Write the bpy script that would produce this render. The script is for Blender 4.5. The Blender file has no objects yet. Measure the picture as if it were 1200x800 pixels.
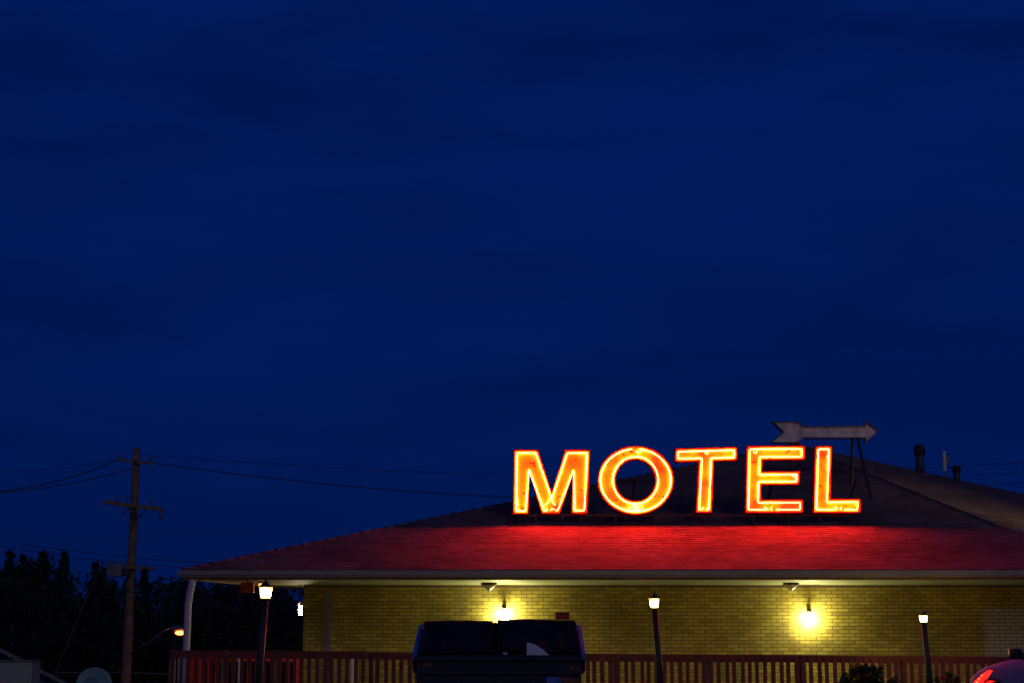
import bpy, bmesh, math, random
from mathutils import Vector, Matrix, noise
random.seed(7)
R = math.radians
S = bpy.context.scene
COL = S.collection

# ------------------------------------------------------------------ camera model
F = 2000.0; HORIZON = 755.0; EYE = 1.6
TH = math.atan((HORIZON-400)/F)
def ray(x, y):
    u = (x-600)/F; v = (400-y)/F
    return Vector((u, math.cos(TH)-v*math.sin(TH), math.sin(TH)+v*math.cos(TH)))
def at(x, y, Y):
    d = ray(x, y); t = Y/d.y
    return Vector((d.x*t, Y, EYE+d.z*t))
YE = 30.8                       # eave line
ZE = at(600, 667, YE).z
PITCH = 0.333
def on_roof(x, y):
    d = ray(x, y)
    t = (ZE-PITCH*YE-EYE)/(d.z-PITCH*d.y)
    return Vector((d.x*t, d.y*t, EYE+d.z*t))
def roof_z(Y): return ZE+PITCH*(Y-YE)

def ground_z(X, Y):
    def ss(a, b, t):
        t = min(1, max(0, (t-a)/(b-a))); return t*t*(3-2*t)
    z = 0.4*ss(14, 24, Y)
    z -= 3.6*ss(46, 66, Y)
    # the lot also falls away to the left of the building
    z -= 1.6*ss(8.5, 16, -X)*ss(20, 34, Y)*(1-ss(46, 66, Y))
    return z

cam = bpy.data.cameras.new('camera'); co = bpy.data.objects.new('camera', cam); COL.objects.link(co)
co.location = (0, 0, EYE); co.rotation_euler = (math.pi/2+TH, 0, 0)
cam.lens = F/1200*36; cam.sensor_width = 36; cam.clip_end = 3000; cam.clip_start = 0.1
S.camera = co

# ------------------------------------------------------------------ materials
def new_mat(name):
    m = bpy.data.materials.new(name); m.use_nodes = True
    nt = m.node_tree; b = nt.nodes['Principled BSDF']
    return m, nt, b
def mat(name, col, rough=0.7, metal=0.0, var=0.25, scale=6.0, bump=0.0, coat=0.0, spec=0.5):
    m, nt, b = new_mat(name)
    b.inputs['Roughness'].default_value = rough; b.inputs['Metallic'].default_value = metal
    b.inputs['Coat Weight'].default_value = coat
    b.inputs['Specular IOR Level'].default_value = spec
    tc = nt.nodes.new('ShaderNodeTexCoord')
    n = nt.nodes.new('ShaderNodeTexNoise'); n.inputs['Scale'].default_value = scale
    n.inputs['Detail'].default_value = 6
    nt.links.new(tc.outputs['Object'], n.inputs['Vector'])
    r = nt.nodes.new('ShaderNodeValToRGB')
    r.color_ramp.elements[0].position = 0.3; r.color_ramp.elements[1].position = 0.7
    r.color_ramp.elements[0].color = [c*(1-var) for c in col]+[1]
    r.color_ramp.elements[1].color = [min(1, c*(1+var)) for c in col]+[1]
    nt.links.new(n.outputs['Fac'], r.inputs['Fac'])
    nt.links.new(r.outputs['Color'], b.inputs['Base Color'])
    if bump:
        bp = nt.nodes.new('ShaderNodeBump'); bp.inputs['Strength'].default_value = bump
        bp.inputs['Distance'].default_value = 0.02
        nt.links.new(n.outputs['Fac'], bp.inputs['Height']); nt.links.new(bp.outputs['Normal'], b.inputs['Normal'])
    return m
def emit(name, col, strength, base=(0.8, 0.8, 0.8)):
    m, nt, b = new_mat(name)
    b.inputs['Base Color'].default_value = (*base, 1)
    b.inputs['Emission Color'].default_value = (*col, 1); b.inputs['Emission Strength'].default_value = strength
    return m

M = {}
M['asphalt'] = mat('asphalt', (0.05, 0.05, 0.052), 0.9, scale=40, bump=0.3)
M['concrete'] = mat('concrete', (0.32, 0.31, 0.29), 0.85, scale=5, bump=0.1)
M['terrain'] = mat('terrain', (0.03, 0.045, 0.02), 0.95, scale=0.5, var=0.5)
M['gutter'] = mat('gutter_paint', (0.19, 0.19, 0.27), 0.5, scale=1.2, var=0.12)
M['soffit'] = mat('soffit_paint', (0.27, 0.28, 0.17), 0.7, scale=2, var=0.12)
M['fascia'] = mat('fascia_brown', (0.16, 0.09, 0.07), 0.7, scale=3)
M['downspout'] = mat('downspout_paint', (0.42, 0.38, 0.56), 0.45, scale=3, var=0.1)
M['white_paint'] = mat('white_paint', (0.7, 0.68, 0.62), 0.6, scale=9, var=0.12)
M['maroon'] = mat('maroon_wood', (0.10, 0.008, 0.018), 0.7, scale=7, var=0.4, bump=0.15)
M['greypost'] = mat('weathered_wood', (0.17, 0.10, 0.12), 0.8, scale=8, var=0.3, bump=0.2)
M['litfence'] = mat('fence_red_light', (0.7, 0.03, 0.015), 0.6, scale=5, var=0.3)  # red light falling on the far fence is put into its colour
M['black_metal'] = mat('black_metal', (0.014, 0.016, 0.028), 0.6, 0.0, scale=12)
M['navy_steel'] = mat('navy_steel', (0.009, 0.014, 0.036), 0.7, 0.0, scale=3, var=0.5, bump=0.05)
M['blue_steel'] = mat('blue_steel', (0.05, 0.14, 0.5), 0.5, 0.1, scale=4, var=0.4)
M['black_plastic'] = mat('black_plastic', (0.010, 0.012, 0.018), 0.9, scale=4, var=0.3, spec=0.12)
M['rust'] = mat('rusty_steel', (0.18, 0.07, 0.025), 0.85, scale=14, var=0.6, bump=0.2)
M['paper'] = mat('pale_paper', (0.6, 0.6, 0.64), 0.8, scale=6, var=0.1)
M['red_plastic'] = mat('red_plastic', (0.5, 0.015, 0.012), 0.6, scale=5, var=0.1)
M['arrow'] = mat('arrow_white_enamel', (0.74, 0.57, 0.6), 0.45, scale=5, var=0.4)
M['steel_dark'] = mat('dark_steel', (0.05, 0.04, 0.045), 0.6, 0.4, scale=9)
M['vent'] = mat('galvanised_vent', (0.10, 0.10, 0.10), 0.6, 0.5, scale=5)
M['wood_pole'] = mat('creosote_wood', (0.20, 0.12, 0.07), 0.9, scale=5, var=0.45, bump=0.2)
M['grey_metal'] = mat('grey_metal', (0.18, 0.17, 0.175), 0.5, 0.3, scale=4)
M['ceramic'] = mat('ceramic', (0.14, 0.12, 0.12), 0.3, scale=6)
M['wire'] = mat('cable_black', (0.012, 0.012, 0.014), 0.7)
M['dish'] = mat('dish_paint', (0.16, 0.30, 0.38), 0.55, scale=5, var=0.12)
M['smear'] = mat('dish_mark', (0.10, 0.14, 0.18), 0.6)
M['house_roof'] = mat('grey_shingle', (0.16, 0.155, 0.17), 0.9, scale=9, bump=0.3)
M['house_wall'] = mat('pale_siding', (0.26, 0.30, 0.27), 0.8, scale=3, var=0.15)
M['bark'] = mat('bark', (0.05, 0.035, 0.025), 0.95, scale=4, bump=0.4)
M['tyre'] = mat('tyre', (0.015, 0.015, 0.016), 0.85)
M['liner'] = mat('arch_liner', (0.006, 0.006, 0.007), 0.95)
M['rim'] = mat('alloy', (0.5, 0.5, 0.52), 0.3, 0.9)
M['car_paint'] = mat('car_paint_blue_light', (0.045, 0.13, 0.5), 0.6, 0.0, var=0.05, scale=2, coat=0.0, spec=0.04)  # pale car: blue sky light put into the paint colour
M['car_black'] = mat('car_black_trim', (0.015, 0.016, 0.016), 0.4)
M['flower'] = mat('red_petals', (0.65, 0.02, 0.015), 0.6)
M['conduit'] = mat('conduit_tan_paint', (0.26, 0.19, 0.06), 0.7)
M['bulb_red'] = mat('red_lamp_box', (0.42, 0.045, 0.015), 0.5, var=0.3, scale=20)

def leaf_mat(name, a, b_):
    m, nt, b = new_mat(name)
    oi = nt.nodes.new('ShaderNodeTexCoord'); n = nt.nodes.new('ShaderNodeTexNoise'); n.inputs['Scale'].default_value = 1.3
    nt.links.new(oi.outputs['Object'], n.inputs['Vector'])
    r = nt.nodes.new('ShaderNodeValToRGB'); r.color_ramp.elements[0].color = (*a, 1); r.color_ramp.elements[1].color = (*b_, 1)
    r.color_ramp.elements[0].position = 0.35; r.color_ramp.elements[1].position = 0.65
    nt.links.new(n.outputs['Fac'], r.inputs['Fac']); nt.links.new(r.outputs['Color'], b.inputs['Base Color'])
    b.inputs['Roughness'].default_value = 0.6; b.inputs['Specular IOR Level'].default_value = 0.3
    return m
M['leaf'] = leaf_mat('dark_leaves', (0.011, 0.020, 0.017), (0.024, 0.038, 0.032))
M['shrub'] = leaf_mat('shrub_leaves', (0.015, 0.028, 0.01), (0.04, 0.07, 0.02))

# glass
def glass_dark():
    m, nt, b = new_mat('car_glass'); b.inputs['Base Color'].default_value = (0.01, 0.012, 0.016, 1)
    b.inputs['Roughness'].default_value = 0.05; b.inputs['Coat Weight'].default_value = 0.5
    return m
M['glass'] = glass_dark()

# brick wall
def brick_mat():
    m, nt, b = new_mat('tan_brick')
    N = nt.nodes.new; L = nt.links.new
    tc = N('ShaderNodeTexCoord'); sx = N('ShaderNodeSeparateXYZ'); L(tc.outputs['Object'], sx.inputs[0])
    ad = N('ShaderNodeMath'); ad.operation = 'ADD'; L(sx.outputs['X'], ad.inputs[0]); L(sx.outputs['Y'], ad.inputs[1])
    cx = N('ShaderNodeCombineXYZ'); L(ad.outputs[0], cx.inputs['X']); L(sx.outputs['Z'], cx.inputs['Y'])
    br = N('ShaderNodeTexBrick'); L(cx.outputs[0], br.inputs['Vector'])
    br.inputs['Scale'].default_value = 1; br.inputs['Brick Width'].default_value = 0.212
    br.inputs['Row Height'].default_value = 0.0672; br.inputs['Mortar Size'].default_value = 0.0075
    br.inputs['Mortar Smooth'].default_value = 0.2; br.inputs['Bias'].default_value = 0.0
    br.inputs['Color1'].default_value = (0.46, 0.36, 0.055, 1); br.inputs['Color2'].default_value = (0.29, 0.215, 0.033, 1)
    br.inputs['Mortar'].default_value = (0.11, 0.075, 0.03, 1)
    no = N('ShaderNodeTexNoise'); no.inputs['Scale'].default_value = 1.1; no.inputs['Detail'].default_value = 5
    L(tc.outputs['Object'], no.inputs['Vector'])
    mr = N('ShaderNodeMapRange'); L(no.outputs['Fac'], mr.inputs[0]); mr.inputs[1].default_value = 0.3; mr.inputs[2].default_value = 0.7
    mr.inputs[3].default_value = 0.66; mr.inputs[4].default_value = 1.18
    mx = N('ShaderNodeMix'); mx.data_type = 'RGBA'; mx.blend_type = 'MULTIPLY'; mx.inputs[0].default_value = 1
    L(br.outputs['Color'], mx.inputs[6]); L(mr.outputs[0], mx.inputs[7])
    # repainted greyer bricks low on the right end of the wall (paint, in the wall's own coordinates)
    xe = at(1148, 740, 33).x; ze = at(1148, 711, 33).z
    n2 = N('ShaderNodeTexNoise'); n2.inputs['Scale'].default_value = 5; L(tc.outputs['Object'], n2.inputs['Vector'])
    def lin(sock, edge, sgn, w):
        a = N('ShaderNodeMath'); a.operation = 'SUBTRACT'; L(sock, a.inputs[0]); a.inputs[1].default_value = edge
        c = N('ShaderNodeMath'); c.operation = 'MULTIPLY_ADD'; L(a.outputs[0], c.inputs[0]); c.inputs[1].default_value = sgn/w; c.inputs[2].default_value = 0.0
        d = N('ShaderNodeMath'); d.operation = 'ADD'; d.use_clamp = True; L(c.outputs[0], d.inputs[0])
        e = N('ShaderNodeMath'); e.operation = 'MULTIPLY_ADD'; L(n2.outputs['Fac'], e.inputs[0]); e.inputs[1].default_value = 1.6; e.inputs[2].default_value = -0.8
        L(e.outputs[0], d.inputs[1]); return d.outputs[0]
    a1 = lin(sx.outputs['X'], xe, 1, 0.18); a2 = lin(sx.outputs['Z'], ze, -1, 0.06)
    mu = N('ShaderNodeMath'); mu.operation = 'MULTIPLY'; L(a1, mu.inputs[0]); L(a2, mu.inputs[1])
    mm = N('ShaderNodeMath'); mm.operation = 'MULTIPLY'; L(mu.outputs[0], mm.inputs[0]); mm.inputs[1].default_value = 0.95
    iv = N('ShaderNodeMath'); iv.operation = 'SUBTRACT'; iv.inputs[0].default_value = 1; L(br.outputs['Fac'], iv.inputs[1])
    m3 = N('ShaderNodeMath'); m3.operation = 'MULTIPLY'; L(mm.outputs[0], m3.inputs[0]); L(iv.outputs[0], m3.inputs[1])
    m2 = N('ShaderNodeMix'); m2.data_type = 'RGBA'; L(m3.outputs[0], m2.inputs[0]); L(mx.outputs[2], m2.inputs[6])
    m2.inputs[7].default_value = (0.44, 0.40, 0.36, 1)
    L(m2.outputs[2], b.inputs['Base Color']); b.inputs['Roughness'].default_value = 0.8
    iv2 = N('ShaderNodeMath'); iv2.operation = 'SUBTRACT'; iv2.inputs[0].default_value = 1; L(br.outputs['Fac'], iv2.inputs[1])
    bp = N('ShaderNodeBump'); bp.inputs['Strength'].default_value = 0.7; bp.inputs['Distance'].default_value = 0.01
    L(iv2.outputs[0], bp.inputs['Height']); L(bp.outputs['Normal'], b.inputs['Normal'])
    return m
M['brick'] = brick_mat()

def shingle_mat():
    m, nt, b = new_mat('roof_shingle')
    N = nt.nodes.new; L = nt.links.new
    tc = N('ShaderNodeTexCoord'); sx = N('ShaderNodeSeparateXYZ'); L(tc.outputs['Object'], sx.inputs[0])
    # course coordinate follows the height of the roof
    sc = N('ShaderNodeMath'); sc.operation = 'MULTIPLY'; L(sx.outputs['Z'], sc.inputs[0]); sc.inputs[1].default_value = 1/COURSE
    ad = N('ShaderNodeMath'); ad.operation = 'ADD'; L(sc.outputs[0], ad.inputs[0]); ad.inputs[1].default_value = 0.0
    cx = N('ShaderNodeCombineXYZ'); L(sx.outputs['X'], cx.inputs['X']); L(ad.outputs[0], cx.inputs['Y'])
    br = N('ShaderNodeTexBrick'); L(cx.outputs[0], br.inputs['Vector'])
    br.inputs['Scale'].default_value = 1; br.inputs['Brick Width'].default_value = 0.31; br.inputs['Row Height'].default_value = 1.0
    br.inputs['Mortar Size'].default_value = 0.002; br.inputs['Bias'].default_value = 0; br.offset = 0.37; br.offset_frequency = 3; br.squash = 0.8
    br.inputs['Color1'].default_value = (0.15, 0.092, 0.108, 1); br.inputs['Color2'].default_value = (0.095, 0.058, 0.068, 1)
    br.inputs['Mortar'].default_value = (0.06, 0.036, 0.043, 1)
    no = N('ShaderNodeTexNoise'); no.inputs['Scale'].default_value = 0.8; no.inputs['Detail'].default_value = 8; no.inputs['Roughness'].default_value = 0.7
    L(tc.outputs['Object'], no.inputs['Vector'])
    mr = N('ShaderNodeMapRange'); L(no.outputs['Fac'], mr.inputs[0]); mr.inputs[1].default_value = 0.3; mr.inputs[2].default_value = 0.7
    mr.inputs[3].default_value = 0.55; mr.inputs[4].default_value = 1.4
    mx = N('ShaderNodeMix'); mx.data_type = 'RGBA'; mx.blend_type = 'MULTIPLY'; mx.inputs[0].default_value = 1
    L(br.outputs['Color'], mx.inputs[6]); L(mr.outputs[0], mx.inputs[7])
    L(mx.outputs[2], b.inputs['Base Color']); b.inputs['Roughness'].default_value = 0.92
    b.inputs['Specular IOR Level'].default_value = 0.15
    n3 = N('ShaderNodeTexNoise'); n3.inputs['Scale'].default_value = 60; L(tc.outputs['Object'], n3.inputs['Vector'])
    bp = N('ShaderNodeBump'); bp.inputs['Strength'].default_value = 0.5; bp.inputs['Distance'].default_value = 0.01
    L(n3.outputs['Fac'], bp.inputs['Height']); L(bp.outputs['Normal'], b.inputs['Normal'])
    return m
COURSE = 0.047   # rise in z per course
M['shingle'] = shingle_mat()

# sign face: orange enamel with rusty flaws, and redder blotches for weaker neon light
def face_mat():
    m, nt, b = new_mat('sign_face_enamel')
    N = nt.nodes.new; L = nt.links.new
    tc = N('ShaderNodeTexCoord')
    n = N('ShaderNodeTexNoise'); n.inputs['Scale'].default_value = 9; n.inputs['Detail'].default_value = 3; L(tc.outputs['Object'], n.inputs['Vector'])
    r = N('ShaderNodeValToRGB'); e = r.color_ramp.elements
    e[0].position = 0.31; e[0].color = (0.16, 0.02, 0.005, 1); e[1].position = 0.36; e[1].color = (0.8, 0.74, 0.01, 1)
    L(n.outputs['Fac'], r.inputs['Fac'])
    n2 = N('ShaderNodeTexNoise'); n2.inputs['Scale'].default_value = 1.5; n2.inputs['Detail'].default_value = 2; L(tc.outputs['Object'], n2.inputs['Vector'])  # red blotches paint the dimmer neon light mid-stroke into the enamel
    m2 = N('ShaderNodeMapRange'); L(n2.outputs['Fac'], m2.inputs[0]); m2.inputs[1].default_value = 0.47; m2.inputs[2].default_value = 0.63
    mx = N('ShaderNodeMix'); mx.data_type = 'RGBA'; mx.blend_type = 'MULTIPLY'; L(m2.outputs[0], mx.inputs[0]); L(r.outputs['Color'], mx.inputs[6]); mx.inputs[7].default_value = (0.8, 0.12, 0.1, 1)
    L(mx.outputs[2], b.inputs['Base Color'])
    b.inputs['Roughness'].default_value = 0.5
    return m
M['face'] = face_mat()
def rim_mat():
    m, nt, b = new_mat('sign_rim_red_plastic')
    N = nt.nodes.new; L = nt.links.new
    b.inputs['Base Color'].default_value = (0.45, 0.02, 0.01, 1); b.inputs['Roughness'].default_value = 0.45
    t = N('ShaderNodeBsdfTranslucent'); t.inputs['Color'].default_value = (0.75, 0.05, 0.03, 1)
    n = N('ShaderNodeTexNoise'); n.inputs['Scale'].default_value = 8; r = N('ShaderNodeMapRange'); r.inputs[3].default_value = 0.12; r.inputs[4].default_value = 0.25
    tc = N('ShaderNodeTexCoord'); L(tc.outputs['Object'], n.inputs['Vector']); L(n.outputs['Fac'], r.inputs[0])
    mx = N('ShaderNodeMixShader'); L(r.outputs[0], mx.inputs[0]); L(b.outputs[0], mx.inputs[1]); L(t.outputs[0], mx.inputs[2])
    L(mx.outputs[0], nt.nodes['Material Output'].inputs['Surface'])
    return m
M['sign_rim'] = rim_mat()
M['neon'] = emit('neon_tube', (1.0, 0.0195, 0.0040), 255, base=(0.3, 0.3, 0.3))
M['sconce_glow'] = emit('sconce_lens', (1.0, 0.95, 0.40), 230)
def lantern_mat():
    m, nt, b = new_mat('lantern_glass'); N = nt.nodes.new; L = nt.links.new
    b.inputs['Base Color'].default_value = (0.8, 0.7, 0.5, 1); b.inputs['Emission Color'].default_value = (1.0, 0.58, 0.07, 1)
    tc = N('ShaderNodeTexCoord'); sx = N('ShaderNodeSeparateXYZ'); L(tc.outputs['Generated'], sx.inputs[0])
    def dist(o):
        a = N('ShaderNodeMath'); a.operation = 'SUBTRACT'; L(o, a.inputs[0]); a.inputs[1].default_value = 0.5
        c = N('ShaderNodeMath'); c.operation = 'ABSOLUTE'; L(a.outputs[0], c.inputs[0]); return c.outputs[0]
    def ramp(o, a, c):
        r = N('ShaderNodeMapRange'); r.interpolation_type = 'SMOOTHSTEP'; L(o, r.inputs[0]); r.inputs[1].default_value = a; r.inputs[2].default_value = c
        r.inputs[3].default_value = 1.0; r.inputs[4].default_value = 0.0; return r.outputs[0]
    mn = N('ShaderNodeMath'); mn.operation = 'MINIMUM'; L(dist(sx.outputs['X']), mn.inputs[0]); L(dist(sx.outputs['Y']), mn.inputs[1])
    mu = N('ShaderNodeMath'); mu.operation = 'MULTIPLY'; L(ramp(mn.outputs[0], 0.12, 0.40), mu.inputs[0]); L(ramp(dist(sx.outputs['Z']), 0.2, 0.5), mu.inputs[1])
    ma = N('ShaderNodeMath'); ma.operation = 'MULTIPLY_ADD'; L(mu.outputs[0], ma.inputs[0]); ma.inputs[1].default_value = 330; ma.inputs[2].default_value = 1.3
    L(ma.outputs[0], b.inputs['Emission Strength']); return m
M['lantern_glow'] = lantern_mat()
M['sodium'] = emit('sodium_lens', (1.0, 0.10, 0.02), 14)
M['bulb_orange'] = emit('orange_bulb', (1.0, 0.3, 0.03), 3)
M['side_glow'] = emit('side_lamp_lens', (1.0, 0.85, 0.5), 110)
M['flood'] = emit('flood_lens', (1.0, 0.8, 0.22), 800)
M['headlamp_reflection'] = emit('headlamp_red_reflection', (1.0, 0.012, 0.01), 1.6, base=(0.5, 0.02, 0.02))  # emission stands in for the red neon mirrored in the headlight
M['amber'] = emit('amber_glint', (1.0, 0.45, 0.1), 1.5, base=(0.6, 0.3, 0.1))

# ------------------------------------------------------------------ mesh helpers
class MB:
    def __init__(s): s.bm = bmesh.new()
    def box(s, c, size, rot=None, bev=0.0):
        r = bmesh.ops.create_cube(s.bm, size=1.0); vs = r['verts']
        bmesh.ops.scale(s.bm, vec=size, verts=vs)
        if bev:
            es = list({e for v in vs for e in v.link_edges})
            g = bmesh.ops.bevel(s.bm, geom=es, offset=bev, segments=2, affect='EDGES', profile=0.6)
            vs = list({v for f in g['faces'] for v in f.verts} | {v for v in vs if v.is_valid})
        if rot is not None: bmesh.ops.rotate(s.bm, cent=(0, 0, 0), matrix=rot, verts=vs)
        bmesh.ops.translate(s.bm, vec=c, verts=vs); return s
    def tube(s, pts, r, n=8, closed=False, r2=None, cap=True):
        pts = [Vector(p) for p in pts]; k = len(pts); rings = []; prev = None
        for i, p in enumerate(pts):
            if closed: t = pts[(i+1) % k]-pts[i-1]
            else: t = pts[min(i+1, k-1)]-pts[max(i-1, 0)]
            t.normalize()
            a = Vector((0, 1, 0)) if abs(t.y) < 0.9 else Vector((1, 0, 0))
            if prev is not None: a = prev
            u = (a-t*a.dot(t)).normalized(); prev = u; w = t.cross(u)
            rr = r if r2 is None else r+(r2-r)*i/max(1, k-1)
            rings.append([s.bm.verts.new(p+(u*math.cos(q)+w*math.sin(q))*rr) for q in [2*math.pi*j/n for j in range(n)]])
        for i in range(k if closed else k-1):
            A, B = rings[i], rings[(i+1) % k]
            for j in range(n): s.bm.faces.new((A[j], A[(j+1) % n], B[(j+1) % n], B[j]))
        if not closed and cap:
            s.bm.faces.new(rings[0][::-1]); s.bm.faces.new(rings[-1])
        return s
    def lathe(s, base, prof, n=16, axis=None, cap=True):
        """prof: list of (r, z)"""
        q = Vector((0, 0, 1)).rotation_difference(Vector(axis).normalized()) if axis is not None else None
        rings = []
        for (r, z) in prof:
            ring = []
            for j in range(n):
                a = 2*math.pi*j/n; v = Vector((r*math.cos(a), r*math.sin(a), z))
                if q: v = q @ v
                ring.append(s.bm.verts.new(v+Vector(base)))
            rings.append(ring)
        for A, B in zip(rings, rings[1:]):
            for j in range(n): s.bm.faces.new((A[j], A[(j+1) % n], B[(j+1) % n], B[j]))
        if cap: s.bm.faces.new(rings[0][::-1]); s.bm.faces.new(rings[-1])
        return s
    def frustum(s, base, w0, w1, h):
        vs = []
        for w, z in ((w0, 0), (w1, h)):
            vs.append([s.bm.verts.new(Vector(base)+Vector((sx*w/2, sy*w/2, z))) for sx, sy in ((-1, -1), (1, -1), (1, 1), (-1, 1))])
        A, B = vs
        for j in range(4): s.bm.faces.new((A[j], A[(j+1) % 4], B[(j+1) % 4], B[j]))
        s.bm.faces.new(A[::-1]); s.bm.faces.new(B); return s
    def prism(s, poly, d):
        """extrude a planar polygon (list of 3D points) by vector d"""
        d = Vector(d); A = [s.bm.verts.new(p) for p in poly]; B = [s.bm.verts.new(Vector(p)+d) for p in poly]; n = len(poly)
        s.bm.faces.new(A[::-1]); s.bm.faces.new(B)
        for j in range(n): s.bm.faces.new((A[j], A[(j+1) % n], B[(j+1) % n], B[j]))
        return s
    def face(s, pts): s.bm.faces.new([s.bm.verts.new(p) for p in pts]); return s
    def build(s, name, m, parent=None, smooth=False, origin=None, normals=True):
        if normals: bmesh.ops.recalc_face_normals(s.bm, faces=s.bm.faces[:])
        me = bpy.data.meshes.new(name)
        if parent is not None and origin is None:
            s.bm.transform(Matrix.Translation(-Vector(world_loc(parent))))
        if parent is None and origin is not None:
            s.bm.transform(Matrix.Translation(-Vector(origin)))
        s.bm.to_mesh(me); s.bm.free()
        if smooth:
            for p in me.polygons: p.use_smooth = True
        me.materials.append(m)
        o = bpy.data.objects.new(name, me); COL.objects.link(o)
        if parent is not None: o.parent = parent
        elif origin is not None: o.location = origin
        return o
def world_loc(o):
    v = Vector((0, 0, 0))
    while o is not None: v = v+Vector(o.location); o = o.parent
    return v
def thing(name, loc, label, cat, group=None):
    o = bpy.data.objects.new(name, None); COL.objects.link(o); o.location = loc; o.empty_display_size = 0.2
    o['label'] = label; o['category'] = cat
    if group: o['group'] = group
    return o
def tag(o, label, cat, group=None):
    o['label'] = label; o['category'] = cat
    if group: o['group'] = group
    return o
def copy_tree(o, parent=None):
    c = o.copy(); COL.objects.link(c); c.parent = parent
    for ch in list(o.children): copy_tree(ch, c)
    return c

# ------------------------------------------------------------------ ground
def grid_sheet(name, xs, ys, zf, m):
    bm = bmesh.new(); V = [[bm.verts.new((x, y, zf(x, y))) for x in xs] for y in ys]
    for j in range(len(ys)-1):
        for i in range(len(xs)-1):
            bm.faces.new((V[j][i], V[j][i+1], V[j+1][i+1], V[j+1][i]))
    me = bpy.data.meshes.new(name); bm.to_mesh(me); bm.free(); me.materials.append(m)
    o = bpy.data.objects.new(name, me); COL.objects.link(o); o['kind'] = 'structure'; return o
xs = [-1500, -600, -200, -80, -40]+[-30+1.5*i for i in range(47)]+[60, 120, 300, 900, 1500]
ys = [-60, -20, -5]+[0+1.5*i for i in range(50)]+[90, 120, 200, 400, 900, 1800]
grid_sheet('ground', xs, ys, ground_z, M['terrain'])
xs2 = [-16+1.0*i for i in range(45)]; ys2 = [-4+1.0*i for i in range(34)]
grid_sheet('parking_lot', xs2, ys2, lambda x, y: ground_z(x, y)+0.02, M['asphalt'])
mb = MB(); mb.box((5.5, 32.0, 0.42), (19.6, 3.0, 0.26), bev=0.01)
w = mb.build('walkway', M['concrete']); w['kind'] = 'structure'

# ------------------------------------------------------------------ motel building
FL = at(215, 667, YE); FL.z = ZE
FR = on_roof(1295, 667); FR.y = YE; FR.z = ZE
AP = on_roof(930, 521)
BR = Vector((21.6, 40.0, ZE)); BK = Vector((9.5, 53.0, ZE)); BL = Vector((-2.2, 45.6, ZE))
motel = thing('motel_building', (5, 33, 0.4), 'low motel building of tan brick under a wide dark shingled hip roof', 'motel')
def roof_face(mb, A, B, P):
    """shingle courses climbing from eave A-B to peak P"""
    n = max(2, int((P.z-A.z)/COURSE)); rs = random.Random(int(A.x*10))
    for k in range(n):
        up = Vector((0, 0, 0.011+rs.uniform(-0.001, 0.001)))
        t0, t1 = k/n, (k+1)/n
        a0, b0 = A.lerp(P, t0), B.lerp(P, t0); a1, b1 = A.lerp(P, t1), B.lerp(P, t1)
        mb.face([a0, b0, b0+up, a0+up])
        if k < n-1: mb.face([a0+up, b0+up, b1, a1])
        else: mb.face([a0+up, b0+up, P])
mb = MB()
for A, B in ((FL, FR), (FR, BR), (BR, BK), (BK, BL), (BL, FL)): roof_face(mb, A, B, AP)
roof = mb.build('roof', M['shingle'], motel, normals=False)
# hip caps
mb = MB()
for A in (FL, FR, BR):
    a = Vector(A); n = 60
    for k in range(n):
        p0 = a.lerp(AP, k/n); p1 = a.lerp(AP, (k+1)/n)
        d = (p1-p0).normalized(); s_ = d.cross(Vector((0, 0, 1))).normalized()*0.10; u = Vector((0, 0, 0.028))
        lift = Vector((0, 0, 0.012))
        mb.face([p0+s_-u*0.7+lift, p0+u+lift, p1+u*0.6, p1+s_-u*0.9]); mb.face([p0+u+lift, p0-s_-u*0.7+lift, p1-s_-u*0.9, p1+u*0.6])
mb.build('hip_cap', M['shingle'], roof, normals=True)
# fascia + gutter along the eaves
ZG0 = at(600, 679, YE).z                      # bottom of the eave
def offset_line(A, B, d):                     # horizontal outward offset (left-hand polygon, outward = right of travel)
    t = (B-A).normalized(); return Vector((t.y, -t.x, 0))*d
mb = MB(); mf = MB()
for A, B in ((FL, FR), (FR, BR), (BL, FL)):
    o = offset_line(A, B, 1.0)
    ex = (B-A).normalized()*0.0
    zt = ZE-0.015; zb = ZG0+0.045
    prof = [(0.005, zt), (0.125, zt), (0.125, zt-0.025), (0.115, zt-0.03), (0.112, zt-0.075), (0.08, zb+0.02), (0.07, zb), (0.005, zb)]
    mb.prism([A+o*q-Vector((0, 0, ZE))+Vector((0, 0, z)) for q, z in prof], B-A)
    prof = [(-0.03, ZE-0.03), (0.003, ZE-0.03), (0.003, ZG0), (-0.03, ZG0)]
    mf.prism([A+o*q-Vector((0, 0, ZE))+Vector((0, 0, z)) for q, z in prof], B-A)
mb.build('gutter', M['gutter'], motel); mf.build('fascia', M['fascia'], motel)
# walls (the front wall is parallel to the front eave)
YW = 33.0
ZW = at(600, 685, YW).z
WL = at(355.5, 730, YW).x
left_dir = (BL-FL).normalized()
wall_pts = [Vector((WL, YW, 0)), Vector((FR.x-0.6, YW, 0)), Vector((19.0, 40.2, 0)), Vector((9.2, 50.5, 0)), Vector((0, 44.6, 0))]
wall_pts[4] = Vector((WL, YW, 0))+left_dir*11.2; wall_pts[4].z = 0
mb = MB(); mb.prism([p+Vector((0, 0, 0.2)) for p in wall_pts], (0, 0, ZW+0.3-0.2))
mb.build('brick_wall', M['brick'], motel, origin=(0, 0, 0)).location = -world_loc(motel)
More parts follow.
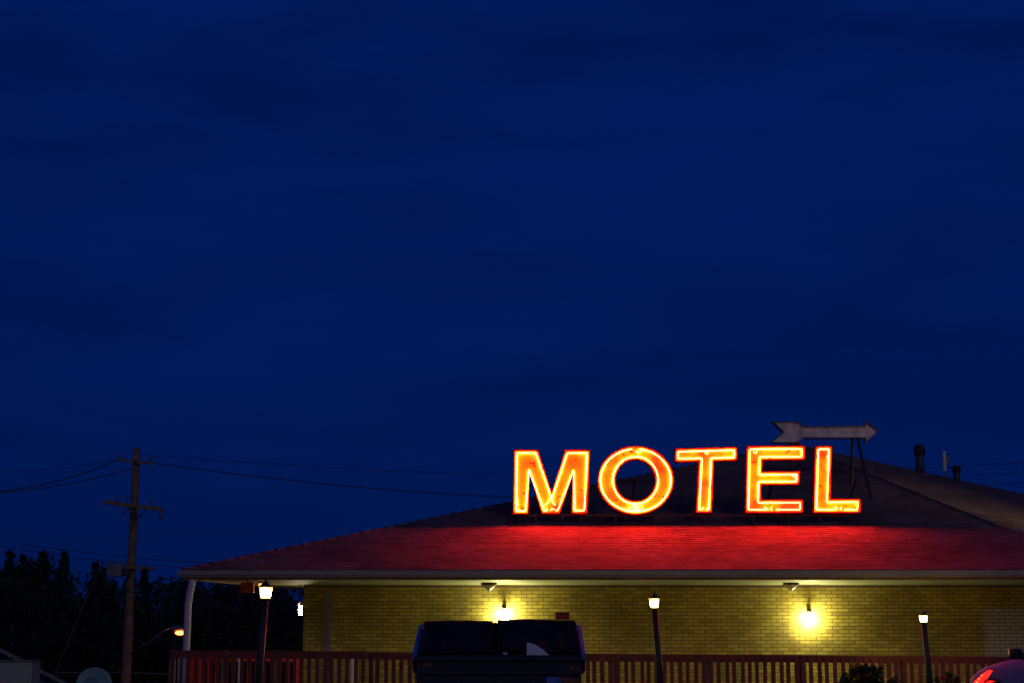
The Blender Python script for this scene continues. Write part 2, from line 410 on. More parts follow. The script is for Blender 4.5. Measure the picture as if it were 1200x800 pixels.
# soffit: from the fascia bottom back to the wall
mb = MB()
inn = [Vector((WL, YW, ZW)), Vector((FR.x-0.6, YW, ZW)), Vector((19.0, 40.2, ZW)), Vector((wall_pts[4].x, wall_pts[4].y, ZW))]
zo = ZG0+0.03
oFL = Vector((FL.x+0.035, FL.y+0.032, zo)); oFR = Vector((FR.x-0.02, FR.y+0.032, zo)); oBR = Vector((BR.x-0.04, BR.y, zo)); oBL = Vector((BL.x+0.035, BL.y, zo))
mb.face([oFL, oFR, inn[1], inn[0]]); mb.face([oFR, oBR, inn[2], inn[1]]); mb.face([oBL, oFL, inn[0], inn[3]])
mb.build('soffit', M['soffit'], motel)
# trim board where wall meets soffit
mb = MB(); mb.box(((WL+FR.x-0.6)/2, YW-0.018, ZW-0.03), (FR.x-0.6-WL, 0.03, 0.045))
mb.build('frieze_board', M['fascia'], motel)
# flat grey conduit strip on the left part of the wall
x = at(384, 730, YW).x
mb = MB(); mb.box((x, YW-0.02, (0.5+ZW)/2-0.03), (0.13, 0.035, ZW-0.62))
mb.build('conduit_strip', M['grey_metal'], motel)
# corner downspout
p0 = at(226, 677, YE+0.05); p1 = at(224.6, 684, YE+0.08); p2 = at(222.0, 696, YE+0.12); p25 = at(220.4, 708, YE+0.15); p3 = at(216.5, 800, YE+0.15); p4 = at(215, 842, YE+0.15)
mb = MB(); mb.tube([p0, p1, (p1+p2)/2, p2, p25, p3, p4], 0.066, n=10)
mb.build('downspout', M['downspout'], motel, smooth=True)
# steel straps on the downspout
# ------------------------------------------------------------------ soffit dome lights and wall sconces
for (px, lab) in ((573, 'unlit frosted dome light on the eave soffit above the dumpster'), (927, 'unlit frosted dome light on the soffit up and left of the right wall lamp')):
    c = at(px, 681, 32.3); c.z = ZG0+0.03+(ZW-zo)*((32.3-YE)/(YW-YE))-0.004
    t = thing('ceiling_light', c, lab, 'ceiling light', 'dome lights under the eave')
    MB().lathe(c+Vector((0, 0, -0.03)), [(0.15, 0), (0.155, 0.03)], n=20).build('base_plate', M['steel_dark'], t)
    MB().lathe(c+Vector((0, 0, -0.13)), [(0.018, -0.015), (0.02, 0), (0.05, 0.01), (0.09, 0.04), (0.125, 0.08), (0.14, 0.10)], n=20).build('glass_dome', mat('frosted_dome', (0.55, 0.5, 0.3), 0.2), t, smooth=True)
def sconce(c, lab, side=0.0, k=1.0, glow='sconce_glow'):
    t = thing('wall_lamp', c, lab, 'wall lamp', 'lit wall lamps on the brick motel')
    rot = Matrix.Rotation(side, 3, 'Z')
    def T(v): return c+rot @ Vector(v)
    MB().box(T((0, -0.02, 0.075)), (0.09, 0.035, 0.10), rot=rot, bev=0.006).build('back_plate', M['steel_dark'], t)
    mb = MB(); poly = [T((sx, y, z)) for sx, y, z in ((-0.05, -0.04, 0.10), (-0.05, -0.14, 0.085), (-0.05, -0.14, 0.072), (-0.05, -0.04, 0.085))]
    mb.prism(poly, rot @ Vector((0.10, 0, 0))); mb.build('hood', M['steel_dark'], t)
    MB().lathe(T((0, -0.09, -0.10)), [(0.03, -0.05), (0.085*k, -0.02), (0.105*k, 0.05), (0.085*k, 0.12), (0.04, 0.135)], n=16).build('lamp_glass', M[glow], t, smooth=True)
    return t
for px, py, lab in ((591, 717, 'glowing wall lamp on the brick just above the dumpster lid'), (948, 721, 'glowing wall lamp on the open stretch of brick right of the middle post lamp')):
    c = at(px, py, YW-0.002); sconce(c, lab)
    # conduit up to the soffit
    mb = MB(); mb.tube([c+Vector((0.005, -0.02, 0.13)), c+Vector((-0.01, -0.02, 0.3)), Vector((c.x+0.012, YW-0.02, ZW-0.07))], 0.012, n=6)
    mb.build('lamp_conduit', M['conduit'], motel)
c = Vector((WL-0.012, YW+0.28, 0)); c.z = at(354, 711, 33.3).z; MB().box((WL-0.02, YW+0.28, c.z+0.075), (0.16, 0.08, 0.09)).build('lamp_bracket', M['steel_dark'], motel)
sconce(c, 'lit wall lamp on the shaded side wall at the left brick corner', side=-math.pi/2-math.atan2(left_dir.x, left_dir.y), k=0.36, glow='side_glow')
# red box and orange bulb hanging from the soffit corner
c = at(290, 688, 31.6)
t = thing('hanging_box_sign', c, 'small dim red box sign hanging under the left eave corner', 'box sign')
MB().box(c, (0.245, 0.16, 0.19), bev=0.01).build('box', M['bulb_red'], t)
MB().tube([c+Vector((0, 0, 0.09)), c+Vector((0, 0, 0.22))], 0.012).build('hanger', M['steel_dark'], t)
c = at(305, 685, 31.6)
t = thing('soffit_bulb', c, 'tiny orange bulb under the eave beside the red box', 'light bulb')
MB().lathe(c, [(0.01, -0.035), (0.028, -0.02), (0.032, 0), (0.022, 0.025), (0.015, 0.03)], n=10).build('bulb', M['bulb_orange'], t, smooth=True)
MB().lathe(c+Vector((0, 0, 0.032)), [(0.02, 0), (0.02, 0.05), (0.03, 0.08)], n=10).build('socket', M['steel_dark'], t)

# ------------------------------------------------------------------ MOTEL sign
YL = on_roof(800, 616).y
RIM = 0.06                      # rim stands proud of the face by this
sign = thing('motel_sign', (at(800, 600, YL).x, YL+0.12, roof_z(YL)), 'row of red and orange neon channel letters reading MOTEL standing on the roof', 'neon sign')
LET = {
 'M': [(601.5, 601.5), (602.5, 527), (630.2, 527), (646.6, 577.5), (662.6, 527), (691.5, 527), (688, 601), (669.8, 601), (671.8, 553), (656, 601), (635.2, 601), (620.4, 553), (619, 601.5)],
 'T': [(791.5, 525.6), (863.8, 523.6), (863.8, 538.8), (836.6, 539.4), (834, 600), (816, 600), (819.4, 539.8), (791.5, 540.4)],
 'E': [(875.6, 522.6), (943, 522.3), (943, 538), (893.6, 538.2), (893.2, 552.6), (937.2, 552), (936.8, 567), (892.2, 567.2), (891.8, 585.4), (941.3, 585), (941, 600), (873.8, 600)],
 'L': [(956, 522.6), (975.2, 522.4), (972.8, 584.8), (1008.8, 584.4), (1008.2, 600), (953.4, 600)],
}
def ell(cx, cy, rx, ry, n=56): return [(cx+rx*math.sin(2*math.pi*k/n), cy-ry*math.cos(2*math.pi*k/n)) for k in range(n)]
OUT = ell(745, 562.3, 44.4, 39.8); INN = ell(744.8, 562.3, 23.6, 24.6)
def inset(poly, d):
    n = len(poly); P = [Vector((x, -y)) for x, y in poly]
    area = sum(P[i].x*P[(i+1) % n].y-P[(i+1) % n].x*P[i].y for i in range(n))
    sg = 1 if area > 0 else -1
    out = []
    for i in range(n):
        a, b, c = P[i-1], P[i], P[(i+1) % n]
        e1 = (b-a).normalized(); e2 = (c-b).normalized()
        n1 = Vector((-e1.y, e1.x))*sg; n2 = Vector((-e2.y, e2.x))*sg
        m_ = n1+n2; k = d/max(0.3, (1+n1.dot(n2))); q = b+m_*k
        out.append((q.x, -q.y))
    return out
def rounded(poly, r=1.6, seg=4):
    out = []; n = len(poly)
    for i in range(n):
        a, b, c = Vector(poly[i-1]), Vector(poly[i]), Vector(poly[(i+1) % n])
        d1 = (a-b); d2 = (c-b); q = min(r, d1.length*0.4, d2.length*0.4)
        p1 = b+d1.normalized()*q; p2 = b+d2.normalized()*q
        for k in range(seg+1):
            t = k/seg; v = p1*(1-t)**2+b*2*t*(1-t)+p2*t*t; out.append((v.x, v.y))
    return out
def dens(poly):                                          # close resample of closed polyline with long edges split
    out = []; n = len(poly)
    for i in range(n):
        a, b = Vector(poly[i]), Vector(poly[(i+1) % n]); k = max(1, int((b-a).length/6))
        for j in range(k): v = a.lerp(b, j/k); out.append((v.x, v.y))
    return out
def PX(p, y=YL): return at(p[0], p[1], YL)+Vector((0, y-YL, 0))
DEP = 0.20
from mathutils.geometry import tessellate_polygon
def poly_fill(mb, P, y):
    vs = [mb.bm.verts.new(PX(p, y)) for p in P]
    for t in tessellate_polygon([[Vector((x, -yy, 0)) for x, yy in P]]): mb.bm.faces.new([vs[i] for i in t])
def ring_mesh(mb, outer, inner, y0, y1):
    n = len(outer); A = [mb.bm.verts.new(PX(p, y0)) for p in outer]; B = [mb.bm.verts.new(PX(p, y0)) for p in inner]
    C = [mb.bm.verts.new(PX(p, y1)) for p in outer]; D = [mb.bm.verts.new(PX(p, y1)) for p in inner]
    for i in range(n):
        j = (i+1) % n
        mb.bm.faces.new((A[i], A[j], B[j], B[i])); mb.bm.faces.new((A[i], C[i], C[j], A[j]))
        mb.bm.faces.new((B[i], B[j], D[j], D[i])); mb.bm.faces.new((C[i], D[i], D[j], C[j]))
def tubes(letter, loops, curls, gaps):
    mb = MB()
    for lp, gp in zip(loops, gaps):
        pts = [PX(p, YL+RIM*0.35) for p in lp]
        if gp is None: mb.tube(pts, 0.0115, n=6, closed=True)
        else:
            k, w = gp; n = len(pts); seq = [pts[(k+w+i) % n] for i in range(n-2*w+1)]
            back = Vector((0, RIM*0.6, 0))
            mb.tube([seq[0]+back]+seq+[seq[-1]+back], 0.0115, n=6)
    for c in curls: mb.tube([PX(p, YL+RIM*0.35) for p in c], 0.009, n=6)
    return mb.build('neon_tube', M['neon'], letter, smooth=True)
WH = {'M': 'first letter, M', 'O': 'round letter O', 'T': 'letter T', 'E': 'letter E', 'L': 'last letter, L'}
def nearest(lp, q): return min(range(len(lp)), key=lambda i: (lp[i][0]-q[0])**2+(lp[i][1]-q[1])**2)
CURL = {
 'M': [[(638.5, 592), (643, 587), (645.5, 582.5)], [(650.5, 591.5), (648, 588), (645.5, 582.5)], [(637.5, 597.5), (640, 598.5), (641.5, 595)], [(645, 597.5), (646.5, 596), (650, 596.2)], [(605.8, 585), (606.6, 590), (605.4, 593)]],
 'T': [[(819.5, 595.5), (822.5, 596.8), (824, 594)], [(828, 597.3), (829.5, 595), (831.5, 595.5)], [(826, 529), (828.4, 532), (830.5, 528.5)]],
 'E': [[(883, 528.5), (885.5, 531), (887.5, 528)], [(928, 556), (931, 558.5), (932.5, 556.5)], [(896, 593.8), (899, 595.6), (901, 597)], [(904.5, 594), (903.4, 596), (905, 597)]],
 'L': [[(971, 533), (969.5, 535), (971.5, 537)], [(978.5, 593.5), (981.5, 595), (980, 597)], [(986, 594), (985, 595.8), (986.5, 597)]],
 'O': [[(745, 528.5), (749, 530), (752, 527.5)], [(741, 534), (744, 536), (748, 533.5)], [(735, 596), (742, 593), (748, 596), (754, 595)], [(740, 590), (746, 594), (752, 591)], [(738, 598), (745, 596), (751, 598.6)], [(744, 588), (746, 596), (745, 600)]],
}
GAPQ = {'M': (645, 600), 'T': (825, 599), 'E': (902, 598), 'L': (983, 598)}
for ch in 'MOTEL':
    if ch == 'O':
        mb = MB(); n = len(OUT)
        A = [mb.bm.verts.new(PX(p, YL+RIM)) for p in OUT]; B = [mb.bm.verts.new(PX(p, YL+RIM)) for p in INN]
        for i in range(n): mb.bm.faces.new((A[i], A[(i+1) % n], B[(i+1) % n], B[i]))
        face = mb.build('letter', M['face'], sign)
        mr = MB(); ring_mesh(mr, ell(745, 562.3, 45.1, 40.5), ell(745, 562.3, 43.5, 38.9), YL, YL+DEP); ring_mesh(mr, ell(744.8, 562.3, 24.5, 25.5), ell(744.8, 562.3, 22.9, 23.9), YL, YL+DEP)
        mr.build('channel_rim', M['sign_rim'], face)
        mbk = MB()
        A = [mbk.bm.verts.new(PX(p, YL+DEP-0.01)) for p in ell(745, 562.3, 43.4, 38.8)]; B = [mbk.bm.verts.new(PX(p, YL+DEP-0.01)) for p in ell(744.8, 562.3, 24.4, 25.4)]
        for i in range(n): mbk.bm.faces.new((A[i], A[(i+1) % n], B[(i+1) % n], B[i]))
        mbk.build('back_panel', M['steel_dark'], face)
        l1 = ell(745, 562.3, 41.2, 36.7); l2 = ell(744.8, 562.3, 26.6, 27.8)
        tubes(face, [l1, l2], CURL['O'], [(0, 1), (0, 1)])
    else:
        P = LET[ch]
        mb = MB(); poly_fill(mb, P, YL+RIM)
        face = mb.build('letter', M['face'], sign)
        mr = MB(); ring_mesh(mr, inset(P, -0.7), inset(P, 0.9), YL, YL+DEP); mr.build('channel_rim', M['sign_rim'], face)
        mbk = MB(); poly_fill(mbk, inset(P, 0.6), YL+DEP-0.01); mbk.build('back_panel', M['steel_dark'], face)
        lp = dens(rounded(inset(P, 3.3)))
        tubes(face, [lp], CURL[ch], [(nearest(lp, GAPQ[ch]), 1)])
    face['label'] = 'neon channel letter %s' % ch
# support frame under the letters
mb = MB(); yb = YL+0.13
a = PX((600, 603.5), yb); b = PX((1010, 602), yb)
mb.box((a+b)/2, ((b-a).length, 0.05, 0.05))
for px in (609, 628, 660, 681, 722, 768, 826, 884, 925, 962, 1000):
    q = PX((px, 602.5), yb); mb.box(Vector((q.x, yb, (q.z+roof_z(yb))/2-0.01)), (0.035, 0.035, q.z-roof_z(yb)+0.05))
for px in (606, 686, 745, 826, 908, 1006):
    q = PX((px, 560), YL+DEP+0.02); q2 = Vector((q.x, q.y+1.1, roof_z(q.y+1.1))); mb.tube([q, q2], 0.018, n=6)
c0 = PX((603, 603), yb); mb.tube([c0, Vector((c0.x-0.15, yb-0.1, roof_z(yb-0.1)))], 0.016, n=6)
c0 = PX((1011, 602), yb); mb.tube([c0, Vector((c0.x-0.10, yb-0.15, roof_z(yb-0.15)))], 0.016, n=6)
mb.build('support_frame', M['steel_dark'], sign)

# ------------------------------------------------------------------ arrow sign
YA = 37.0
arr = thing('arrow_sign', Vector((at(968, 600, YA).x, YA, roof_z(YA))), 'large weathered pale arrow sign pointing right on legs behind the neon letters', 'arrow sign')
AR = [(905.5, 494), (936, 494), (942, 499.5), (1013, 498.6), (1013, 492.6), (1029.5, 505.2), (1013.6, 519), (1013.4, 513.2), (942, 513.2), (935, 518.8), (903.5, 518.3), (918, 506)]
mb = MB(); mb.prism([at(x, y, YA) for x, y in AR], (0, 0.16, 0)); pn = mb.build('arrow_panel', M['arrow'], arr)
mb = MB()
def PA(p, y): return at(p[0], p[1], YA)+Vector((0, y, 0))
AI = inset(AR, 1.0); n = len(AR)
A = [mb.bm.verts.new(PA(p, -0.035)) for p in AR]; B = [mb.bm.verts.new(PA(p, -0.035)) for p in AI]
C = [mb.bm.verts.new(PA(p, 0.17)) for p in AR]; D = [mb.bm.verts.new(PA(p, -0.003)) for p in AI]
for i in range(n):
    j = (i+1) % n
    mb.bm.faces.new((A[i], A[j], B[j], B[i])); mb.bm.faces.new((A[i], C[i], C[j], A[j])); mb.bm.faces.new((B[i], B[j], D[j], D[i]))
bmesh.ops.scale(mb.bm, vec=(1.004, 1, 1.004), space=Matrix.Translation(-at(966, 506, YA)), verts=mb.bm.verts[:])
mb.build('arrow_edging', mat('arrow_edge', (0.20, 0.11, 0.11), 0.6), arr)
for (x, y) in ((938, 501), (938, 504.5), (938, 508), (938, 511.5), (1000, 506), (968, 500.5), (1010, 506)):
    mb = MB(); mb.lathe(PA((x, y), -0.012), [(0.012, 0), (0.012, 0.011)], n=8, axis=(0, 1, 0))
    mb.build('bulb_socket', M['steel_dark'], pn)
for (x0, y0, x1) in ((1000, 513, 998), (1005.5, 513, 1022), (929, 518, 927), (936, 518, 937)):
    p = at(x0, y0, YA)+Vector((0, 0.08, 0.04)); Yf = YA+0.08 if x1 not in (1022,) else YA-1.2
    q = Vector(((x1-600)/F*Yf*1.0, Yf, roof_z(Yf)-0.02)); d = ray(x1, 590); q.x = d.x/d.y*Yf
    MB().tube([p, q], 0.035, n=6).build('leg', M['steel_dark'], arr)

# ------------------------------------------------------------------ roof vents, antenna
def on_hip(x):   # point on the back-right hip seen at pixel column x
    best = None
    for k in range(401):
        p = AP.lerp(BR, k/400); d = p-Vector((0, 0, EYE))
        # project
        f = Vector((0, math.cos(TH), math.sin(TH))); xx = 600+F*d.x/d.dot(f)
        if best is None or abs(xx-x) < best[0]: best = (abs(xx-x), p)
    return best[1]
def vent(px, top, wpx, lab):
    b = on_hip(px); b = b+Vector((0, -0.12, -0.12)); t = thing('roof_vent_pipe', b, lab, 'vent pipe')
    h = at(px, top, b.y).z-b.z; r = wpx/2/F*b.y
    MB().lathe(b, [(r*0.8, 0), (r*0.8, h*0.7)], n=14).build('pipe', M['vent'], t, smooth=True)
    MB().lathe(b+Vector((0, 0, h*0.66)), [(r*0.82, 0), (r*1.02, 0.02), (r*1.05, h*0.22), (r*0.85, h*0.30), (r*0.4, h*0.34)], n=14).build('cap', M['black_metal'], t, smooth=True)
vent(1077, 520.5, 13, 'tall dark vent pipe with a round cap on the right roof slope')
vent(1119.5, 545, 10, 'short dark vent pipe, the lowest stub on the right roof slope')
b = on_hip(1106.5)+Vector((0, -0.05, -0.05)); t = thing('antenna', b, 'slim white antenna mast between the two dark roof vents', 'antenna')
h = at(1106.5, 528.5, b.y).z-b.z
MB().tube([b, b+Vector((0, 0, h*0.3))], 0.025, n=8).build('mast', M['grey_metal'], t)
MB().box(b+Vector((0, 0, h*0.65)), (0.075, 0.075, h*0.7), bev=0.015).build('radome', M['white_paint'], t)
MB().box(b+Vector((0.075, 0, h*0.68)), (0.07, 0.05, h*0.32), bev=0.015).build('side_unit', M['grey_metal'], t)

# ------------------------------------------------------------------ railing fence in front of the walkway
YF = 30.45
def fence(name, x0, x1, ytop0, ytop1, Y, pitch_px, m, lab, post_px, postm, seed=1, pw=0.072, rail_px=8.5, over=False):
    rnd = random.Random(seed)
    A = at(x0, ytop0, Y); B = at(x1, ytop1, Y); gz = ground_z((A.x+B.x)/2, Y)+(0.15 if not over else 0.0)
    t = thing(name, (A+B)/2*Vector((1, 1, 0)).x if False else Vector(((A.x+B.x)/2, Y, gz)), lab, 'fence')
    rh = rail_px/F*Y
    L = B.x-A.x
    def zt(X): return A.z+(B.z-A.z)*(X-A.x)/L
    for zoff, hh, yy in ((0, rh, 0.0),):
        mb = MB(); mb.prism([Vector((A.x, Y-0.02, A.z)), Vector((B.x, Y-0.02, B.z)), Vector((B.x, Y-0.02, B.z-hh)), Vector((A.x, Y-0.02, A.z-hh))], (0, 0.045, 0)); mb.build('top_rail', m, t)
    zl = gz+0.12
    mb = MB(); mb.box(((A.x+B.x)/2, Y+0.0, zl), (L, 0.04, 0.09)); mb.build('bottom_rail', m, t)
    n = int(L/(pitch_px/F*Y)); mb = MB()
    for i in range(n+1):
        X = A.x+(i+0.5+rnd.uniform(-0.1, 0.1))*L/(n+1); w_ = pw*(0.9+0.2*rnd.random()); z1 = zt(X)-0.01+(rnd.uniform(-0.004, 0.012) if over else -0.012)
        yy = Y-0.036 if over else Y-0.034
        mb.box((X, yy, (z1+gz+0.05)/2), (w_, 0.022, z1-gz-0.05), rot=Matrix.Rotation(rnd.uniform(-0.018, 0.018), 3, 'Y'))
    mb.build('pickets', m, t)
    for px in post_px:
        X = at(px, 780, Y).x; z1 = zt(X)+0.006
        MB().box((X, Y+0.075, (z1+gz-0.1)/2), (0.10, 0.10, z1-gz+0.1), bev=0.006).build('post', postm, t)
    return t
fence('picket_railing', 430, 1290, 763.5, 769.5, YF, 8.95, M['maroon'], 'long maroon wooden picket railing along the motel walkway right of centre', (493, 612, 721, 828, 940, 1055, 1165, 1275), M['greypost'], 2)
fence('picket_fence', 199.5, 430, 761.5, 763, YF-0.5, 9.0, M['maroon'], 'maroon picket fence from the corner downspout to the dumpster', (201, 262, 322, 385), M['greypost'], 3, over=True, pw=0.064)
fence('inner_fence', 221, 420, 768.5, 769.5, 35.2, 9.6, M['litfence'], 'far fence coloured for the red light on it, glimpsed through the gaps of the left picket fence', (223, 300), M['litfence'], 5, over=True, pw=0.06, rail_px=5.5)
for px, Y, lab in ((211, 31.2, 'pale post behind the left end of the picket fence'), (281, 31.5, 'pale post behind the picket fence left of the near lamp post'), (413, 31.3, 'pale post behind the picket fence in front of the brick wall')):
    p = at(px, 769, Y); gz = ground_z(p.x, Y)
    t = thing('white_post', Vector((p.x, Y, gz)), lab, 'post')
    MB().box((p.x, Y, (p.z+gz)/2), (0.05, 0.06, p.z-gz), bev=0.006).build('shaft', M['white_paint'], t)
    MB().box((p.x, Y, p.z+0.012), (0.062, 0.072, 0.02), bev=0.004).build('cap', M['white_paint'], t)

# ------------------------------------------------------------------ post lamps
def lamp_post(top_px, foot_px, Y, s, lab):
    """top_px: bottom centre of the glass; foot_px: a lower point of the post"""
    T = at(*top_px, Y); Q = at(*foot_px, Y); d = (Q-T).normalized(); gz = ground_z(T.x, Y)
    foot = T+d*((gz-T.z)/d.z)
    t = thing('post_lamp', foot, lab, 'post lamp', 'lit lantern post lamps in front of the motel')
    MB().tube([foot, T-Vector((0, 0, 0.04*s))], 0.052, n=12, r2=0.046).build('post', M['black_metal'], t, smooth=True)
    MB().lathe(foot, [(0.075, 0), (0.075, 0.1), (0.062, 0.16), (0.055, 0.2)], n=14).build('base', M['black_metal'], t)
    q = Vector((0, 0, 1)).rotation_difference(-d).to_matrix()
    lan = MB(); lan.lathe(T-Vector((0, 0, 0.05*s)), [(0.045*s, 0), (0.06*s, 0.02*s), (0.05*s, 0.03*s), (0.13*s, 0.035*s), (0.135*s, 0.05*s)], n=12)
    L = lan.build('lantern', M['black_metal'], t)
    g = MB(); g.frustum(T+Vector((0, 0, 0.004)), 0.135*s, 0.205*s, 0.19*s); g.build('lamp_glass', M['lantern_glow'], L)
    for sx, sy in ((-1, -1), (1, -1), (1, 1), (-1, 1)):
        b = MB(); b.tube([T+Vector((sx*0.070*s, sy*0.070*s, 0.0)), T+Vector((sx*0.105*s, sy*0.105*s, 0.195*s))], 0.006*s, n=6)
        b.build('glass_bar', M['black_metal'], L)
    c = MB(); c.frustum(T+Vector((0, 0, 0.197*s)), 0.235*s, 0.10*s, 0.065*s); c.frustum(T+Vector((0, 0, 0.263*s)), 0.10*s, 0.07*s, 0.03*s)
    c.lathe(T+Vector((0, 0, 0.29*s)), [(0.015*s, 0), (0.02*s, 0.02*s), (0.008*s, 0.05*s), (0.004*s, 0.08*s)], n=8)
    c.build('cap', M['black_metal'], L)
lamp_post((311, 701), (303, 800), 24.0, 0.80, 'nearest and largest lit lantern on a dark post, before the left picket fence')
lamp_post((767, 712), (774.5, 800), 27.0, 0.74, 'lit lantern on a leaning dark post right of the dumpster')
lamp_post((1082.5, 729), (1090, 800), 29.2, 0.60, 'smallest lit lantern on a leaning dark post between the round bush and the car')

# ------------------------------------------------------------------ dumpster
YD = 20.0
def D(x, y, Y): return at(x, y, Y)
fr = at(585, 767, YD); gz = ground_z(fr.x, YD)
du = thing('dumpster', Vector((fr.x, YD+0.7, gz)), 'dark blue steel dumpster with two black plastic lids in front of the railing', 'dumpster')
xL = at(488.5, 768, YD).x; xR = at(681, 768, YD).x; zf = fr.z
DEPTH = 1.35
zb = at(585, 733, YD+DEPTH).z          # rear rim height
side = lambda X: [Vector((X, YD, zf)), Vector((X, YD+DEPTH, zb)), Vector((X, YD+DEPTH, gz+0.1)), Vector((X, YD+0.12, gz+0.1)), Vector((X, YD, gz+0.55))]
mb = MB()
th = 0.03
mb.prism([p for p in side(xL)], (th, 0, 0)); mb.prism([p for p in side(xR-th)], (th, 0, 0))
mb.prism([Vector((xL+th, YD, zf)), Vector((xL+th, YD+0.02, zf)), Vector((xL+th, YD+0.02, gz+0.55)), Vector((xL+th, YD, gz+0.55))], (xR-xL-2*th, 0, 0))
mb.prism([Vector((xL+th, YD, gz+0.55)), Vector((xL+th, YD+0.02, gz+0.56)), Vector((xL+th, YD+0.14, gz+0.1)), Vector((xL+th, YD+0.12, gz+0.1))], (xR-xL-2*th, 0, 0))
mb.prism([Vector((xL+th, YD+DEPTH-0.02, zb)), Vector((xL+th, YD+DEPTH, zb)), Vector((xL+th, YD+DEPTH, gz+0.1)), Vector((xL+th, YD+DEPTH-0.02, gz+0.1))], (xR-xL-2*th, 0, 0))
mb.box(((xL+xR)/2, YD+DEPTH/2+0.06, gz+0.12), (xR-xL-2*th, DEPTH-0.14, 0.03))
body = mb.build('body', M['navy_steel'], du)
mb = MB()
mb.box(((xL+xR)/2, YD-0.022, zf-0.03), (xR-xL+0.03, 0.04, 0.06), bev=0.006)
zr = at(585, 786, YD).z
mb.box(((xL+xR)/2, YD-0.02, zr-0.01), (xR-xL+0.04, 0.036, 0.05), bev=0.006)
for X in (xL+0.55, (xL+xR)/2, xR-0.55): mb.box((X, YD-0.018, (zr-0.04+gz+0.55)/2), (0.06, 0.03, zr-gz-0.62))
mb.build('rib', M['navy_steel'], body)
for X in (xL-0.004, xR+0.004):
    mb = MB(); s_ = 1 if X > 0.2 else -1
    mb.prism([Vector((X, YD-0.01, zf-0.05)), Vector((X, YD+DEPTH, zb-0.05)), Vector((X, YD+DEPTH, zb+0.015)), Vector((X, YD-0.01, zf+0.02))], (s_*0.045, 0, 0))
    mb.build('side_rim', M['blue_steel'], body)
for X, s_ in ((xL-0.02, -1), (xR+0.02, 1)):
    mb = MB()
    zc = at(585, 781, YD).z
    mb.box((X, YD+0.5, zc-0.06), (0.04, 0.9, 0.025)); mb.box((X, YD+0.5, zc+0.09), (0.04, 0.9, 0.025)); mb.box((X+s_*0.022, YD+0.5, zc+0.015), (0.02, 0.9, 0.13))
    mb.build('fork_pocket', M['navy_steel'], du)
for x0, x1, y0, y1 in ((496, 505, 776, 781), (668, 680, 780, 785)):
    a, b = at(x0, y0, YD-0.006), at(x1, y1, YD-0.006)
    MB().box((a+b)/2, (abs(b.x-a.x), 0.012, abs(a.z-b.z))).build('rust_patch', M['rust'], body)
# stickers low on the front
a, b = at(640.5, 792.5, YD), at(658.5, 803, YD); mb = MB(); mb.box(((a.x+b.x)/2, YD-0.0035, (a.z+b.z)/2), (b.x-a.x, 0.005, a.z-b.z)); mb.build('sticker', M['blue_steel'], body)
a, b = at(659.5, 793.5, YD), at(680, 803, YD); mb = MB(); mb.box(((a.x+b.x)/2, YD-0.0035, (a.z+b.z)/2), (b.x-a.x, 0.005, a.z-b.z)); mb.build('sticker', M['rust'], body)
# lids: two ribbed plastic lids sloping from rear hinge to the front rim
sl = Vector((0, -DEPTH-0.03, zf-zb+0.0))
xm = at(580.5, 735, YD+DEPTH).x
rnd = random.Random(4)
for xa, xb, wob in ((xL+0.02, xm-0.03, 0.0), (xm+0.03, xR-0.02, 0.012)):
    bm = bmesh.new(); nx, ny = 22, 10; G = []
    for j in range(ny+1):
        row = []
        for i in range(nx+1):
            u = i/nx; v = j/ny; X = xa+(xb-xa)*u
            rib = 0.012 if (i % 5) in (1, 2) and 0 < j < ny else 0.0
            sag = -0.015*math.sin(math.pi*u)*(1-abs(2*v-1))*0.8
            edge = 0.02*(1 if j in (0, 1) else 0)
            row.append(bm.verts.new((X, YD+DEPTH+0.02+sl.y*v*0.99, zb+0.045+wob+sl.z*v+rib+sag+edge+0.005*math.sin(u*5+xa))))
        G.append(row)
    for j in range(ny):
        for i in range(nx): bm.faces.new((G[j][i], G[j][i+1], G[j+1][i+1], G[j+1][i]))
    ex = bmesh.ops.extrude_face_region(bm, geom=bm.faces[:]); vs = [g for g in ex['geom'] if isinstance(g, bmesh.types.BMVert)]
    bmesh.ops.translate(bm, verts=vs, vec=(0, 0, -0.025))
    mb = MB(); mb.bm.free(); mb.bm = bm; mb.build('lid', M['black_plastic'], du)
mb = MB(); mb.tube([Vector((xL, YD+DEPTH+0.05, zb+0.02)), Vector((xR, YD+DEPTH+0.05, zb+0.02))], 0.022, n=8); mb.build('hinge_bar', M['navy_steel'], du)
# litter on the lid
def lid_z(Y): return zb+0.052+(zf-zb)*((YD+DEPTH-Y)/DEPTH)
Yp = YD+0.16
poly = [at(617, 767, YD-0.06), at(643.5, 767.2, YD-0.06), at(636, 760, YD-0.04), at(627, 754.5, YD-0.02), at(617.5, 752, YD-0.01)]
mb = MB(); mb.prism(poly, (0, 0.012, 0.0)); o = mb.build('cardboard_sheet', M['paper'], origin=poly[0]); tag(o, 'pale torn cardboard flap sticking up at the front rim of the dumpster', 'cardboard')
c = at(592, 765.5, YD-0.03); mb = MB()
bmesh.ops.create_icosphere(mb.bm, subdivisions=2, radius=0.035)
for v in mb.bm.verts: v.co = Vector((v.co.x*1.3, v.co.y, v.co.z*0.55))*(0.8+0.45*noise.noise(v.co*40)) + c
o = mb.build('crumpled_paper', M['paper'], origin=c); tag(o, 'small crumpled pale paper on the dumpster lid edge', 'litter')
